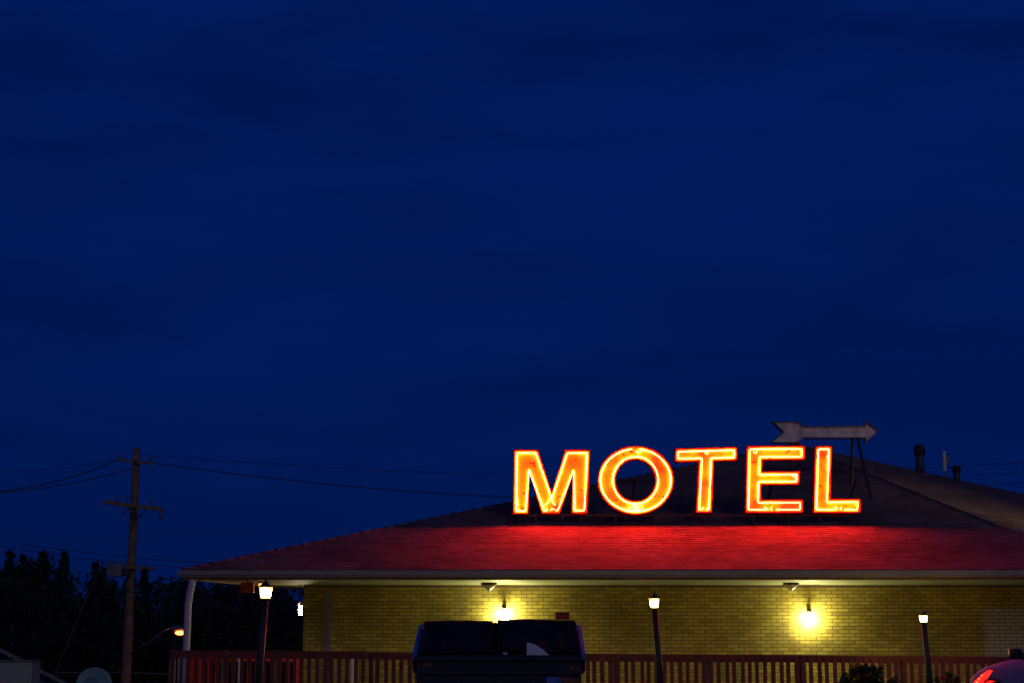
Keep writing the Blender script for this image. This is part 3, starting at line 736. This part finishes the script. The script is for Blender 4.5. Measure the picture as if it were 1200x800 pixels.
# red container standing on the rear edge
c = at(659, 728.5, YD+DEPTH+0.0); zc = zb+0.06
t = thing('red_box', Vector((c.x, c.y, zc)), 'small red box lying on the rear right edge of the dumpster', 'box')
MB().box((c.x, c.y-0.06, zc+0.055), (0.175, 0.10, 0.075), bev=0.012).build('tub', M['red_plastic'], t)
MB().box((c.x, c.y-0.06, zc+0.098), (0.185, 0.11, 0.012), bev=0.004).build('box_lid', M['red_plastic'], t)

# ------------------------------------------------------------------ foliage helper
def leaves(mb, fn, n, size, rnd):
    for _ in range(n):
        p, s = fn(); q = Matrix.Rotation(rnd.uniform(0, 6.28), 3, Vector((rnd.uniform(-1, 1), rnd.uniform(-1, 1), rnd.uniform(-1, 1))).normalized())
        a = size*s*rnd.uniform(0.6, 1.4); b_ = a*rnd.uniform(0.35, 0.6)
        mb.bm.faces.new([mb.bm.verts.new(p+q @ Vector(v)) for v in ((-a, 0, 0), (0, -b_, 0.1*a), (a, 0, 0), (0, b_, 0.1*a))])
def tree(kind, seed, h, w):
    """returns (trunk mesh builder, crown mesh builder) at origin"""
    rnd = random.Random(seed); tr = MB()
    tr.tube([(0, 0, -0.5), (0.05*w, 0, h*0.3), (-0.02*w, 0.03, h*0.6), (0, 0, h*0.92)], 0.03*h*0.6, n=8, r2=0.03)
    cl = []
    if kind == 'spire':
        for k in range(60):
            t = rnd.random()**0.8; z = h*(0.15+0.83*t); rr = w*0.5*(1-t)**1.1+0.03; a = rnd.uniform(0, 6.28); q = rr*math.sqrt(rnd.random())
            cl.append((Vector((q*math.cos(a), q*math.sin(a), z)), 0.20*w*(1-t)+0.10))
    else:
        for k in range(70):
            d = Vector((rnd.gauss(0, 1), rnd.gauss(0, 1), rnd.gauss(0, 1))).normalized(); r_ = rnd.random()**0.4
            c = Vector((d.x*w*0.5*r_, d.y*w*0.5*r_, h*0.6+d.z*h*0.36*r_)); cl.append((c, rnd.uniform(0.08, 0.17)*w))
    for c, r_ in cl[::4]:
        tr.tube([(0, 0, max(h*0.15, c.z-0.3*h*0.5)), c*0.5+Vector((0, 0, c.z*0.45)), c], 0.05, n=5, r2=0.012)
    cr = MB()
    def fn():
        c, r_ = rnd.choice(cl); d = Vector((rnd.gauss(0, 1), rnd.gauss(0, 1), rnd.gauss(0, 1))).normalized()
        return c+d*r_*rnd.random()**0.5, 1.0
    leaves(cr, fn, 5200, 0.17, rnd); return tr, cr
protos = []
for kind, seed, h, w in (('spire', 1, 10, 3.2), ('bushy', 2, 10, 6.5), ('spire', 3, 10, 4.6), ('bushy', 4, 10, 5.2)):
    tr, cr = tree(kind, seed, h, w)
    r = bpy.data.objects.new('tree', None); COL.objects.link(r)
    tr.build('trunk', M['bark'], r); cr.build('crown', M['leaf'], r, normals=False); protos.append(r)
used = [False]*4
TG = 'dark trees behind the motel at the left'
# (px x, px top, depth, proto, width factor, label)
TREES = [
 (12, 640, 84, 0, 1.1, 'dark pointed tree at the far left edge of the tree line'),
 (28, 645, 88, 2, 0.9, 'dark slim spire tree second from the left edge'),
 (44, 640, 82, 3, 0.85, 'dark ragged tree with a tall crown left of the twin spires'),
 (52, 641, 90, 0, 1.2, 'dark narrow spire above the shed roof'),
 (76, 641, 86, 2, 0.8, 'dark pointed tree, the tallest tip left of the guy wire'),
 (93, 650, 84, 1, 0.75, 'dark round bushy tree behind the satellite dish'),
 (113, 654, 88, 0, 1.0, 'dark thin spire tree left of the transformer'),
 (130, 668, 84, 3, 0.8, 'dark tree half hidden behind the utility pole'),
 (152, 664, 92, 1, 0.7, 'dark bushy tree directly behind the utility pole'),
 (170, 660, 86, 2, 0.9, 'dark tree between the utility pole and the eave'),
 (192, 668, 84, 1, 0.7, 'dark rounded tree over the orange street lamp'),
 (214, 664, 88, 3, 0.9, 'dark tree behind the corner downspout'),
 (238, 670, 84, 1, 0.85, 'dark tree under the left eave corner, right of the downspout'),
 (266, 664, 88, 1, 0.9, 'dark tree behind the hanging red box'),
 (292, 668, 86, 3, 1.0, 'dark tree behind the nearest lantern'),
 (318, 664, 84, 1, 0.9, 'dark tree right of the nearest lantern'),
 (344, 662, 88, 1, 0.95, 'dark tree just left of the brick corner'),
 (0, 652, 80, 1, 0.8, 'dark bushy tree cut by the left picture edge'),
 (62, 668, 78, 1, 0.95, 'low dark bushy tree in front of the spires above the shed'),
 (105, 690, 78, 1, 0.9, 'low dark tree in front, right of the shed roof'),
 (178, 700, 79, 1, 0.95, 'low dark tree in front, behind the street lamp arm'),
 (255, 690, 79, 1, 1.0, 'low dark tree in front, seen below the hanging red box'),
 (325, 690, 79, 3, 1.1, 'low dark tree in front, beside the left wall lamp')]
for i, (px, py, Y, k, wf, lab) in enumerate(TREES):
    T = at(px, py, Y); gz = ground_z(T.x, Y); h = T.z-gz
    o = protos[k] if not used[k] else copy_tree(protos[k]); used[k] = True
    o.location = (T.x, Y, gz); s = h/10; o.scale = (s*wf, s*wf, s); o.rotation_euler.z = i*1.7
    o['label'] = lab; o['category'] = 'tree'; o['group'] = TG

def shrub(name, cx, top, wpx, Y, lab, n=2600, size=0.05, cat='shrub', h_extra=0.0, mt='shrub'):
    rnd = random.Random(int(cx)); T = at(cx, top, Y); gz = ground_z(T.x, Y); h = T.z-gz; w = wpx/F*Y
    t = thing(name, Vector((T.x, Y, gz)), lab, cat)
    st = MB()
    cl = []
    for k in range(46):
        d = Vector((rnd.gauss(0, 1), rnd.gauss(0, 1), rnd.gauss(0, 1))).normalized(); r_ = rnd.random()**0.35
        cl.append((Vector((d.x*w*0.43*r_, d.y*w*0.43*r_, h*0.52+d.z*h*0.42*r_)), rnd.uniform(0.07, 0.13)*max(w, 0.5)))
    for c, r_ in cl[::4]: st.tube([(0, 0, -0.05), c*0.5, c], 0.014, n=5, r2=0.005)
    for v in st.bm.verts: v.co += t.location
    st.build('stem', M['bark'], t)
    cr = MB()
    def fn():
        c, r_ = rnd.choice(cl); d = Vector((rnd.gauss(0, 1), rnd.gauss(0, 1), rnd.gauss(0, 1))).normalized()
        return c+d*r_*rnd.random()**0.5+Vector(t.location), 1.0
    leaves(cr, fn, n, size, rnd); cr.build('foliage', M[mt], t, normals=False); return t
shrub('round_bush', 1015, 777, 74, 28.4, 'round dark clipped bush in front of the railing right of the tall wall glow', n=4200)
shrub('side_shrub', 341, 734, 34, 36.5, 'dim leafy shrub beside the left brick corner', n=1800)
t = shrub('rose_bush', 1108, 781, 40, 28.6, 'leafy rose bush with one red bloom beside the parked car', n=900, size=0.045)
c = at(1105.5, 793, 28.25); mb = MB(); rnd = random.Random(3)
for k in range(26):
    d = Vector((rnd.gauss(0, 1), rnd.gauss(0, 1), rnd.gauss(0, 1))).normalized(); a = d.orthogonal().normalized(); b_ = d.cross(a)
    p = c+d*0.035; mb.face([p-a*0.035, p-b_*0.035+d*0.012, p+a*0.035, p+b_*0.035+d*0.012])
mb.build('flower', M['flower'], t, normals=False)

# ------------------------------------------------------------------ utility pole, street lamp and wires
YP = 60.0
def pole_c(y): # centre line of the pole in pixels
    return 160.5-(y-523)*(13.0/277)
pt = at(pole_c(525), 525, YP); pb0 = at(pole_c(790), 790, YP); d = (pb0-pt).normalized(); gz = ground_z(pt.x, YP)
foot = pt+d*((gz-pt.z)/d.z)
up = thing('utility_pole', foot, 'tall wooden utility pole with crossarms and a transformer at the left', 'utility pole')
MB().tube([foot-Vector((0, 0, 0.5))]+[foot.lerp(pt, k/8) for k in range(1, 9)], 0.20, n=12, r2=0.12).build('pole', M['wood_pole'], up, smooth=True)
def arm(p, q, s, name='crossarm', m='wood_pole'):
    a, b = at(*p, YP-0.2), at(*q, YP-0.2); v = (b-a); rot = Vector((1, 0, 0)).rotation_difference(v.normalized()).to_matrix()
    return MB().box((a+b)/2, (v.length, 0.09, s), rot=rot, bev=0.01).build(name, M[m], up)
lower = arm((122.5, 588), (191, 596.8), 0.135); upper = arm((137, 538.5), (178, 543), 0.09); low3 = arm((127, 664), (182, 665.5), 0.10)
def insul(px, py, hpx, parent, down=False, yoff=-0.2):
    c = at(px, py, YP+yoff); h = hpx/F*YP
    prof = [(0.018, 0), (0.02, 0.2*h), (0.05, 0.3*h), (0.03, 0.42*h), (0.055, 0.55*h), (0.03, 0.68*h), (0.05, 0.8*h), (0.02, h)]
    if down: prof = [(r, -z) for r, z in prof]
    return MB().lathe(c, prof, n=10).build('insulator', M['ceramic'], up, smooth=True)
for px, py in ((137.5, 588), (149, 588.5), (178.5, 592.5)): insul(px, py, 8, lower)
insul(146, 591, 11, lower, True, -0.34); insul(188, 598, 10, lower, True, -0.34); insul(161, 592, 11, lower, True, -0.4)
insul(138, 537, 6, upper); insul(176.5, 541, 7, upper); insul(178.5, 545, 6, upper, True)
for a, b in (((150, 594), (157, 606)), ((172, 596.5), (161, 607))):
    MB().tube([at(*a, YP-0.27), at(*b, YP-0.22)], 0.022, n=6).build('brace', M['steel_dark'], up)
a, b = at(126, 661, YP-0.5), at(150, 675.5, YP-0.5)
tf = MB().box(((a.x+b.x)/2-0.1, YP-0.45, (a.z+b.z)/2), (0.50, 0.42, a.z-b.z), bev=0.03).build('transformer', M['grey_metal'], up)
MB().box(((a.x+b.x)/2+0.25, YP-0.4, (a.z+b.z)/2-0.06), (0.30, 0.3, 0.22), bev=0.02).build('switch_box', M['steel_dark'], up)
for px in (128, 134, 142, 148): 
    c = at(px, 661, YP-0.45); MB().lathe(c, [(0.03, 0), (0.045, 0.06), (0.02, 0.1), (0.03, 0.13), (0.012, 0.2)], n=8).build('bushing', M['ceramic'], up)
MB().tube([at(164, 676, YP-0.16), at(176, 667, YP-0.2)], 0.02, n=6).build('brace', M['steel_dark'], up)
# street lamp bracket fixed to the pole
p0 = at(153.5, 765, YP-0.15); p1 = at(176, 751, YP-0.5); p2 = at(192, 738.5, YP-0.7); p3 = at(201, 735, YP-0.75)
sl_ = thing('street_lamp', p0, 'glowing orange street lamp on a long bracket arm off the utility pole', 'street lamp')
MB().tube([p0, p1, p2, p3], 0.032, n=8).build('arm', M['grey_metal'], sl_, smooth=True)
h0 = at(200.5, 735.5, YP-0.75); h1 = at(217, 737.5, YP-0.75)
mb = MB(); v = h1-h0; L_ = v.length
prof = []
for k in range(9):
    t_ = k/8; rr = 0.05+0.13*math.sin(math.pi*min(1, 0.15+0.8*t_))
    prof.append((rr*0.95, t_*L_))
mb.lathe(h0, prof, n=14, axis=v)
for vtx in mb.bm.verts: vtx.co.z = h0.z+(vtx.co.z-h0.z)*0.5
mb.build('housing', M['grey_metal'], sl_, smooth=True)
c = at(211, 740.8, YP-0.75); mb = MB()
bmesh.ops.create_icosphere(mb.bm, subdivisions=3, radius=1.0)
for vtx in mb.bm.verts: vtx.co = Vector((vtx.co.x*0.17, vtx.co.y*0.13, vtx.co.z*(0.085 if vtx.co.z < 0 else 0.06)))+c
mb.build('lens', M['sodium'], sl_, smooth=True)

def wire(a, b, sag, r, lab, group='overhead lines on the utility pole', n=28):
    a, b = Vector(a), Vector(b); pts = []
    for k in range(n+1):
        t = k/n; p = a.lerp(b, t); p.z -= sag*4*t*(1-t); pts.append(p)
    o = MB().tube(pts, r, n=5).build('power_line', M['wire'], None, origin=a); tag(o, lab, 'power line', group)
wire(at(137, 539, YP-0.2), at(-60, 577, 58), 0.35, 0.022, 'thick overhead cable running left from the upper crossarm')
wire(at(155, 548, YP-0.2), at(-60, 579, 58), 0.25, 0.018, 'thin overhead cable below the thick one left of the pole')
wire(at(178, 542, YP-0.2), at(1000, 574, 74), 0.8, 0.018, 'overhead cable running right from the upper crossarm, passing behind the letter M')
wire(at(166, 533, YP-0.2), at(1300, 548, 78), 0.7, 0.010, 'faint uppermost wire running right from the pole top')
wire(at(-20, 629, 64), at(330, 660, 60), 0.25, 0.011, 'faint wire sloping across the tree tops at the left', 'faint far wires')
wire(at(-20, 636, 66), at(300, 668, 62), 0.2, 0.009, 'faint lower wire just above the tree tops at the left', 'faint far wires')
wire(at(980, 545, 66), at(1280, 529, 62), 0.3, 0.011, 'wire behind the tall roof vent at the right', 'faint far wires')
wire(at(1080, 565, 66), at(1280, 556, 62), 0.2, 0.010, 'wire low over the right roof edge', 'faint far wires')
wire(at(-30, 544, 70), at(160, 531, YP), 0.4, 0.008, 'hair thin wire meeting the pole top from the left')
o = MB().tube([at(118, 662, YP-0.3), at(64, 788, 57.5), at(52, 816, 57)], 0.011, n=5).build('guy_wire', M['ceramic'], None, origin=at(118, 662, YP)); tag(o, 'pale slanting guy wire left of the utility pole', 'guy wire')

# ------------------------------------------------------------------ shed, cabinet, dish, rail at the lower left
YH = 42.0
A = at(-4, 756.5, YH); B = at(86, 803, YH); gz = ground_z(A.x, YH)-1.0
sh = thing('shed', Vector((A.x, YH, gz)), 'small shed with a dark grey gabled roof in the bottom left corner', 'shed')
A2 = Vector((2*A.x-B.x, YH, B.z))
wl = MB(); wl.prism([Vector((B.x-0.25, YH+0.35, gz)), Vector((B.x-0.25, YH+0.35, B.z)), Vector((A.x, YH+0.35, A.z-0.14)), Vector((A2.x+0.25, YH+0.35, B.z)), Vector((A2.x+0.25, YH+0.35, gz))], (-2.6, 4.0, 0)); wl.build('wall', M['house_roof'], sh)
rf = MB()
for P, Q in ((A, B), (A2, A)):
    rf.prism([P, Q, Q+Vector((0, 0, -0.10)), P+Vector((0, 0, -0.10))], (-2.9, 4.6, 0))
rf.build('roof', M['house_roof'], sh)
a = at(-12, 773, 38); b = at(37.5, 800, 38); gz = ground_z(a.x, 38)
cb = thing('utility_cabinet', Vector(((a.x+b.x)/2, 38.3, gz)), 'pale grey utility cabinet standing in front of the shed', 'cabinet')
MB().box(((a.x+b.x)/2, 38.35, (a.z-0.03+gz)/2), (b.x-a.x-0.04, 0.7, a.z-0.03-gz), bev=0.012).build('casing', M['house_wall'], cb)
MB().box(((a.x+b.x)/2, 38.34, a.z-0.015), (b.x-a.x, 0.76, 0.03), bev=0.008).build('top_cover', M['grey_metal'], cb)
c = at(4, 798, 37.99); MB().box(c, (0.09, 0.012, 0.10)).build('notice', mat('pink_notice', (0.5, 0.2, 0.3), 0.6), cb)
YS = 40.0
c = at(110.5, 803, YS); gz = ground_z(c.x, YS)
sd = thing('satellite_dish', Vector((c.x, YS+0.3, gz)), 'pale teal satellite dish behind the bottom edge right of the shed', 'satellite dish')
ax = Vector((0.12, -1, 0.12)).normalized(); rr = 20.5/F*YS
mb = MB(); prof = [(rr*k/8, 0.10*(k/8)**2) for k in range(1, 9)]; prof += [(rr*k/8, 0.10*(k/8)**2-0.015) for k in range(8, 0, -1)]
mb.lathe(c, prof, n=32, axis=ax)
for vtx in mb.bm.verts: vtx.co.z = c.z+(vtx.co.z-c.z)*1.0
dish = mb.build('reflector', M['dish'], sd, smooth=True)
mb = MB(); rnd = random.Random(9)
for k in range(7):
    p = at(100+k*2.4, 795.6-k*0.4, YS-0.16); mb.box(p, (0.028, 0.006, 0.05), rot=Matrix.Rotation(0.25, 3, 'Y'))
MB().tube([c+ax*0.02, c+ax*0.5+Vector((0, 0, -0.25))], 0.015, n=6).build('feed_arm', M['grey_metal'], sd)
mb.build('printed_mark', M['smear'], dish)
MB().tube([Vector((c.x, YS+0.15, gz)), Vector((c.x, YS+0.12, c.z))], 0.035, n=8).build('mast', M['grey_metal'], sd)
o = MB().tube([at(64, 787.5, 44), at(140, 787.5, 44), at(205, 789, 44)], 0.012, n=6).build('cable', M['grey_metal'], None, origin=at(64, 787.5, 44)); tag(o, 'thin pale cable strung between the dish and the picket fence', 'cable')

# ------------------------------------------------------------------ car (seen from its left flank, nose pointing left)
YC = 28.6
cx0 = at(1135.5, 795, YC).x; gz = 0.4
car = thing('parked_car', Vector((cx0+2.2, YC+0.9, gz)), 'parked car cut by the right edge, nose left, its front lamp given a painted red neon reflection', 'car')
# body stations along x: (x, z_low, z_mid(widest), z_top, half_width, half_width_top)
ST = [(0.00, 0.38, 0.52, 0.60, 0.60, 0.50), (0.06, 0.28, 0.55, 0.70, 0.74, 0.62), (0.25, 0.22, 0.60, 0.83, 0.83, 0.70), (0.55, 0.20, 0.64, 0.93, 0.87, 0.74),
      (0.95, 0.19, 0.66, 0.995, 0.885, 0.76), (1.25, 0.19, 0.67, 1.03, 0.89, 0.77), (1.9, 0.19, 0.68, 1.05, 0.895, 0.78), (2.8, 0.19, 0.69, 1.06, 0.895, 0.78),
      (3.6, 0.19, 0.70, 1.05, 0.885, 0.76), (4.1, 0.22, 0.70, 1.02, 0.85, 0.72), (4.35, 0.30, 0.66, 0.92, 0.78, 0.64), (4.42, 0.40, 0.62, 0.78, 0.66, 0.54)]
def car_pt(x, y, z): return Vector((cx0+x, YC+0.9+y, gz+z))
mb = MB(); rings = []
for (x, zl, zm, zt, hw, ht) in ST:
    half = [(0, zl), (hw*0.8, zl), (hw*0.97, zl+0.08), (hw, zm-0.1), (hw, zm), (hw*0.985, zm+(zt-zm)*0.45), (ht+(hw-ht)*0.45, zt-(zt-zm)*0.13), (ht*0.85, zt), (0, zt+0.02)]
    pts = [(-a, z) for a, z in half]+[(a, z) for a, z in half[::-1][1:-1]]
    rings.append([mb.bm.verts.new(car_pt(x, y, z)) for y, z in pts])
n = len(rings[0])
for A_, B_ in zip(rings, rings[1:]):
    for j in range(n): mb.bm.faces.new((A_[j], A_[(j+1) % n], B_[(j+1) % n], B_[j]))
mb.bm.faces.new(rings[0]); mb.bm.faces.new(rings[-1][::-1])
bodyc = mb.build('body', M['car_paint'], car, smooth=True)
sub = bodyc.modifiers.new('s', 'SUBSURF'); sub.levels = 2; sub.render_levels = 2
cut = MB()
for wx in (0.80, 3.5): cut.lathe(car_pt(wx, -1.2, 0.335), [(0.375, 0), (0.375, 0.52)], n=40, axis=(0, 1, 0))
for wx in (0.80, 3.5): cut.lathe(car_pt(wx, 1.2, 0.335), [(0.375, 0), (0.375, 0.52)], n=40, axis=(0, -1, 0))
cuto = cut.build('cutter', M['liner'], car)
bo = bodyc.modifiers.new('b', 'BOOLEAN'); bo.object = cuto; bo.operation = 'DIFFERENCE'; bo.solver = 'EXACT'
bpy.context.view_layer.update()
dg = bpy.context.evaluated_depsgraph_get(); me = bpy.data.meshes.new_from_object(bodyc.evaluated_get(dg))
bodyc.modifiers.clear(); bodyc.data = me; bpy.data.objects.remove(cuto, do_unlink=True)
# greenhouse
GH = [(1.28, 1.02), (2.02, 1.44), (2.9, 1.47), (3.45, 1.38), (4.0, 1.03)]
mb = MB(); rings = []
for x, z in GH:
    zb_ = 1.0; wt = 0.60 if z > 1.1 else 0.74
    rings.append([car_pt(x, -0.76, zb_), car_pt(x, -wt, z), car_pt(x, wt, z), car_pt(x, 0.76, zb_)])
rv = [[mb.bm.verts.new(p) for p in r_] for r_ in rings]
for A_, B_ in zip(rv, rv[1:]):
    for j in range(3): mb.bm.faces.new((A_[j], A_[j+1], B_[j+1], B_[j]))
mb.build('windows', M['glass'], car)
mb = MB()
for sy in (-1, 1):
    P = [car_pt(x, sy*(0.612 if z > 1.1 else 0.75), z+0.012) for x, z in GH]
    mb.tube(P, 0.032, n=8)
    mb.tube([car_pt(2.55, sy*0.60, 1.46), car_pt(2.6, sy*0.772, 1.03)], 0.03, n=8)
rp = [[car_pt(x, -0.62, z+0.012), car_pt(x, 0.62, z+0.012)] for x, z in GH[1:4]]
for (a, b), (c_, d_) in zip(rp, rp[1:]): mb.prism([a, b, d_, c_], (0, 0, 0.025))
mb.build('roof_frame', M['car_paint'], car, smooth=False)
# wheels
for wx in (0.80, 3.5):
    for sy in (-1, 1):
        c = car_pt(wx, sy*0.83, 0.335)
        ty = MB(); ty.lathe(c, [(0.20, 0), (0.315, 0), (0.335, -0.03), (0.335, -0.17), (0.315, -0.20), (0.20, -0.20)], n=36, axis=(0, sy, 0))
        W = ty.build('wheel', M['tyre'], car, smooth=False)
        r2 = MB(); r2.lathe(c, [(0.03, -0.01), (0.06, -0.012), (0.06, -0.03)], n=16, axis=(0, sy, 0))
        for k in range(5):
            a = 2*math.pi*k/5; r2.tube([c+Vector((0.03*math.cos(a), -sy*0.02, 0.03*math.sin(a))), c+Vector((0.2*math.cos(a), -sy*0.012, 0.2*math.sin(a)))], 0.022, n=6)
        r2.tube([c+Vector((0.2*math.cos(a), -sy*0.012, 0.2*math.sin(a))) for a in [2*math.pi*k/32 for k in range(32)]], 0.016, n=6, closed=True)
        r2.build('rim', M['rim'], W)
# mirror
for sy in (-1, 1):
    c = car_pt(1.42, sy*0.95, 1.07)
    mb = MB(); mb.box(c, (0.10, 0.20, 0.15), bev=0.035); mb.tube([c+Vector((0, -sy*0.07, -0.04)), c+Vector((0.03, -sy*0.2, -0.07))], 0.025, n=8)
    mb.build('side_mirror', M['car_black'], car, smooth=True)
# front lamps, the neon's reflection painted on as a red glow with amber spots
from mathutils.bvhtree import BVHTree
bm_ = bmesh.new(); bm_.from_mesh(bodyc.data); bm_.transform(Matrix.Translation(world_loc(car))); tree_ = BVHTree.FromBMesh(bm_)
for sy in (-1, 1):
    G = []
    bm = bmesh.new()
    for j in range(5):
        row = []
        for i in range(13):
            u = i/12; v = j/4; x = 0.03+0.50*u; zc = 0.57+0.245*u; hh = 0.055*(0.75+0.6*math.sin(math.pi*(0.2+0.6*u)))*(1 if u < 0.8 else (1-u)/0.2*0.85+0.15)
            org = car_pt(x, sy*1.6, zc+(v-0.5)*2*hh); loc, nor, idx, dist = tree_.ray_cast(org, Vector((0.35, -sy, 0)).normalized())
            if loc is None: loc = car_pt(x, sy*0.6, zc); nor = Vector((0, sy, 0))
            row.append(bm.verts.new(loc+nor*0.008))
        G.append(row)
    for j in range(4):
        for i in range(12): bm.faces.new((G[j][i], G[j][i+1], G[j+1][i+1], G[j+1][i]))
    mb = MB(); mb.bm.free(); mb.bm = bm; hl = mb.build('headlight', M['headlamp_reflection'], car, smooth=True)
    mb = MB()
    for k in range(4):
        x = 0.10+0.06*k; org = car_pt(x, sy*1.6, 0.60+0.05*k)
        loc, nor, idx, dist = tree_.ray_cast(org, Vector((0.35, -sy, 0)).normalized())
        if loc is not None: mb.lathe(loc+nor*0.006, [(0.014, 0), (0.010, 0.008)], n=8, axis=nor)
    mb.build('bulb', M['amber'], hl)
bm_.free()
car.rotation_euler.z = R(-66)
ca, sa = math.cos(R(-66)), math.sin(R(-66)); lx, ly = -2.05, -0.72
n_ = at(1139, 790, 26.3)
car.location = (n_.x-(lx*ca-ly*sa), 26.3-(lx*sa+ly*ca), 0.4)

# ------------------------------------------------------------------ a flood lamp on a pole beyond the right edge, lighting the side roof slope
fp = Vector((14.3, 33.45, 0.4))
fl = thing('flood_lamp', fp, 'pole flood lamp standing off the right end of the motel', 'flood lamp')
MB().tube([fp, fp+Vector((0, 0, 4.6))], 0.06, n=10).build('pole', M['grey_metal'], fl)
hd = fp+Vector((-0.25, 0.1, 4.55)); ax = Vector((-2.9, 1.75, -0.95)).normalized()
MB().lathe(hd, [(0.03, -0.22), (0.10, -0.12), (0.15, 0.0), (0.155, 0.33)], n=16, axis=ax, cap=False).build('reflector', M['steel_dark'], fl)
MB().lathe(hd, [(0.01, 0.001), (0.10, 0.004), (0.10, 0.012), (0.01, 0.016)], n=16, axis=ax).build('lens', M['flood'], fl)

# ------------------------------------------------------------------ sky and dusk light
W = bpy.data.worlds.new('World'); S.world = W; W.use_nodes = True
nt = W.node_tree; N = nt.nodes.new; L = nt.links.new; bg = nt.nodes['Background']
sky = N('ShaderNodeTexSky'); sky.sky_type = 'NISHITA'; sky.sun_disc = False
SE, SR = R(2.0), R(160)
sky.sun_elevation = SE; sky.sun_rotation = SR; sky.altitude = 0; sky.air_density = 1.0; sky.dust_density = 0.5; sky.ozone_density = 6.0
tc = N('ShaderNodeTexCoord')
mp = N('ShaderNodeMapping'); mp.inputs['Scale'].default_value = (3.0, 3.0, 14.0); mp.inputs['Location'].default_value = (0.3, 0.1, 0.7); L(tc.outputs['Generated'], mp.inputs['Vector'])
nz = N('ShaderNodeTexNoise'); nz.inputs['Scale'].default_value = 1.5; nz.inputs['Detail'].default_value = 7; nz.inputs['Roughness'].default_value = 0.52; nz.inputs['Distortion'].default_value = 0.3; L(mp.outputs[0], nz.inputs['Vector'])
sz = N('ShaderNodeSeparateXYZ'); L(tc.outputs['Generated'], sz.inputs[0])
amp = N('ShaderNodeMapRange'); L(sz.outputs['Z'], amp.inputs[0]); amp.inputs[1].default_value = 0.1; amp.inputs[2].default_value = 0.36; amp.inputs[3].default_value = 0.15; amp.inputs[4].default_value = 0.55
nm = N('ShaderNodeMapRange'); L(nz.outputs['Fac'], nm.inputs[0]); nm.inputs[1].default_value = 0.32; nm.inputs[2].default_value = 0.72; nm.inputs[3].default_value = -0.35; nm.inputs[4].default_value = 0.65
ml = N('ShaderNodeMath'); ml.operation = 'MULTIPLY'; L(nm.outputs[0], ml.inputs[0]); L(amp.outputs[0], ml.inputs[1])
gr = N('ShaderNodeMapRange'); L(sz.outputs['Z'], gr.inputs[0]); gr.inputs[1].default_value = 0.0; gr.inputs[2].default_value = 0.3; gr.inputs[3].default_value = 0.74; gr.inputs[4].default_value = 0.95
mr = N('ShaderNodeMath'); mr.operation = 'ADD'; L(ml.outputs[0], mr.inputs[0]); L(gr.outputs[0], mr.inputs[1])
# night-blue cloud veil: even deep blue mixed over the dusk sky
mxs = N('ShaderNodeMix'); mxs.data_type = 'RGBA'; mxs.inputs[0].default_value = 0.94
dk = N('ShaderNodeMix'); dk.data_type = 'RGBA'; dk.blend_type = 'MULTIPLY'; dk.inputs[0].default_value = 1; L(sky.outputs[0], dk.inputs[6]); dk.inputs[7].default_value = (0.02, 0.2, 1.0, 1)
L(dk.outputs[2], mxs.inputs[6]); mxs.inputs[7].default_value = (0.003, 0.105, 1.0, 1)
mm = N('ShaderNodeMix'); mm.data_type = 'RGBA'; mm.blend_type = 'MULTIPLY'; mm.inputs[0].default_value = 1; L(mxs.outputs[2], mm.inputs[6]); L(mr.outputs[0], mm.inputs[7])
L(mm.outputs[2], bg.inputs['Color']); bg.inputs['Strength'].default_value = 0.095
sun = bpy.data.lights.new('sun', 'SUN'); so = bpy.data.objects.new('sun', sun); COL.objects.link(so)
sun.energy = 0.15; sun.angle = R(20); sun.color = (1.0, 0.86, 0.84); so.location = (0, -20, 40)
so.rotation_euler = (R(65), 0, R(20))

S.view_settings.view_transform = 'Standard'; S.view_settings.look = 'None'; S.view_settings.exposure = 0; S.view_settings.gamma = 1
S.cycles.use_denoising = True
S.cycles.max_bounces = 6
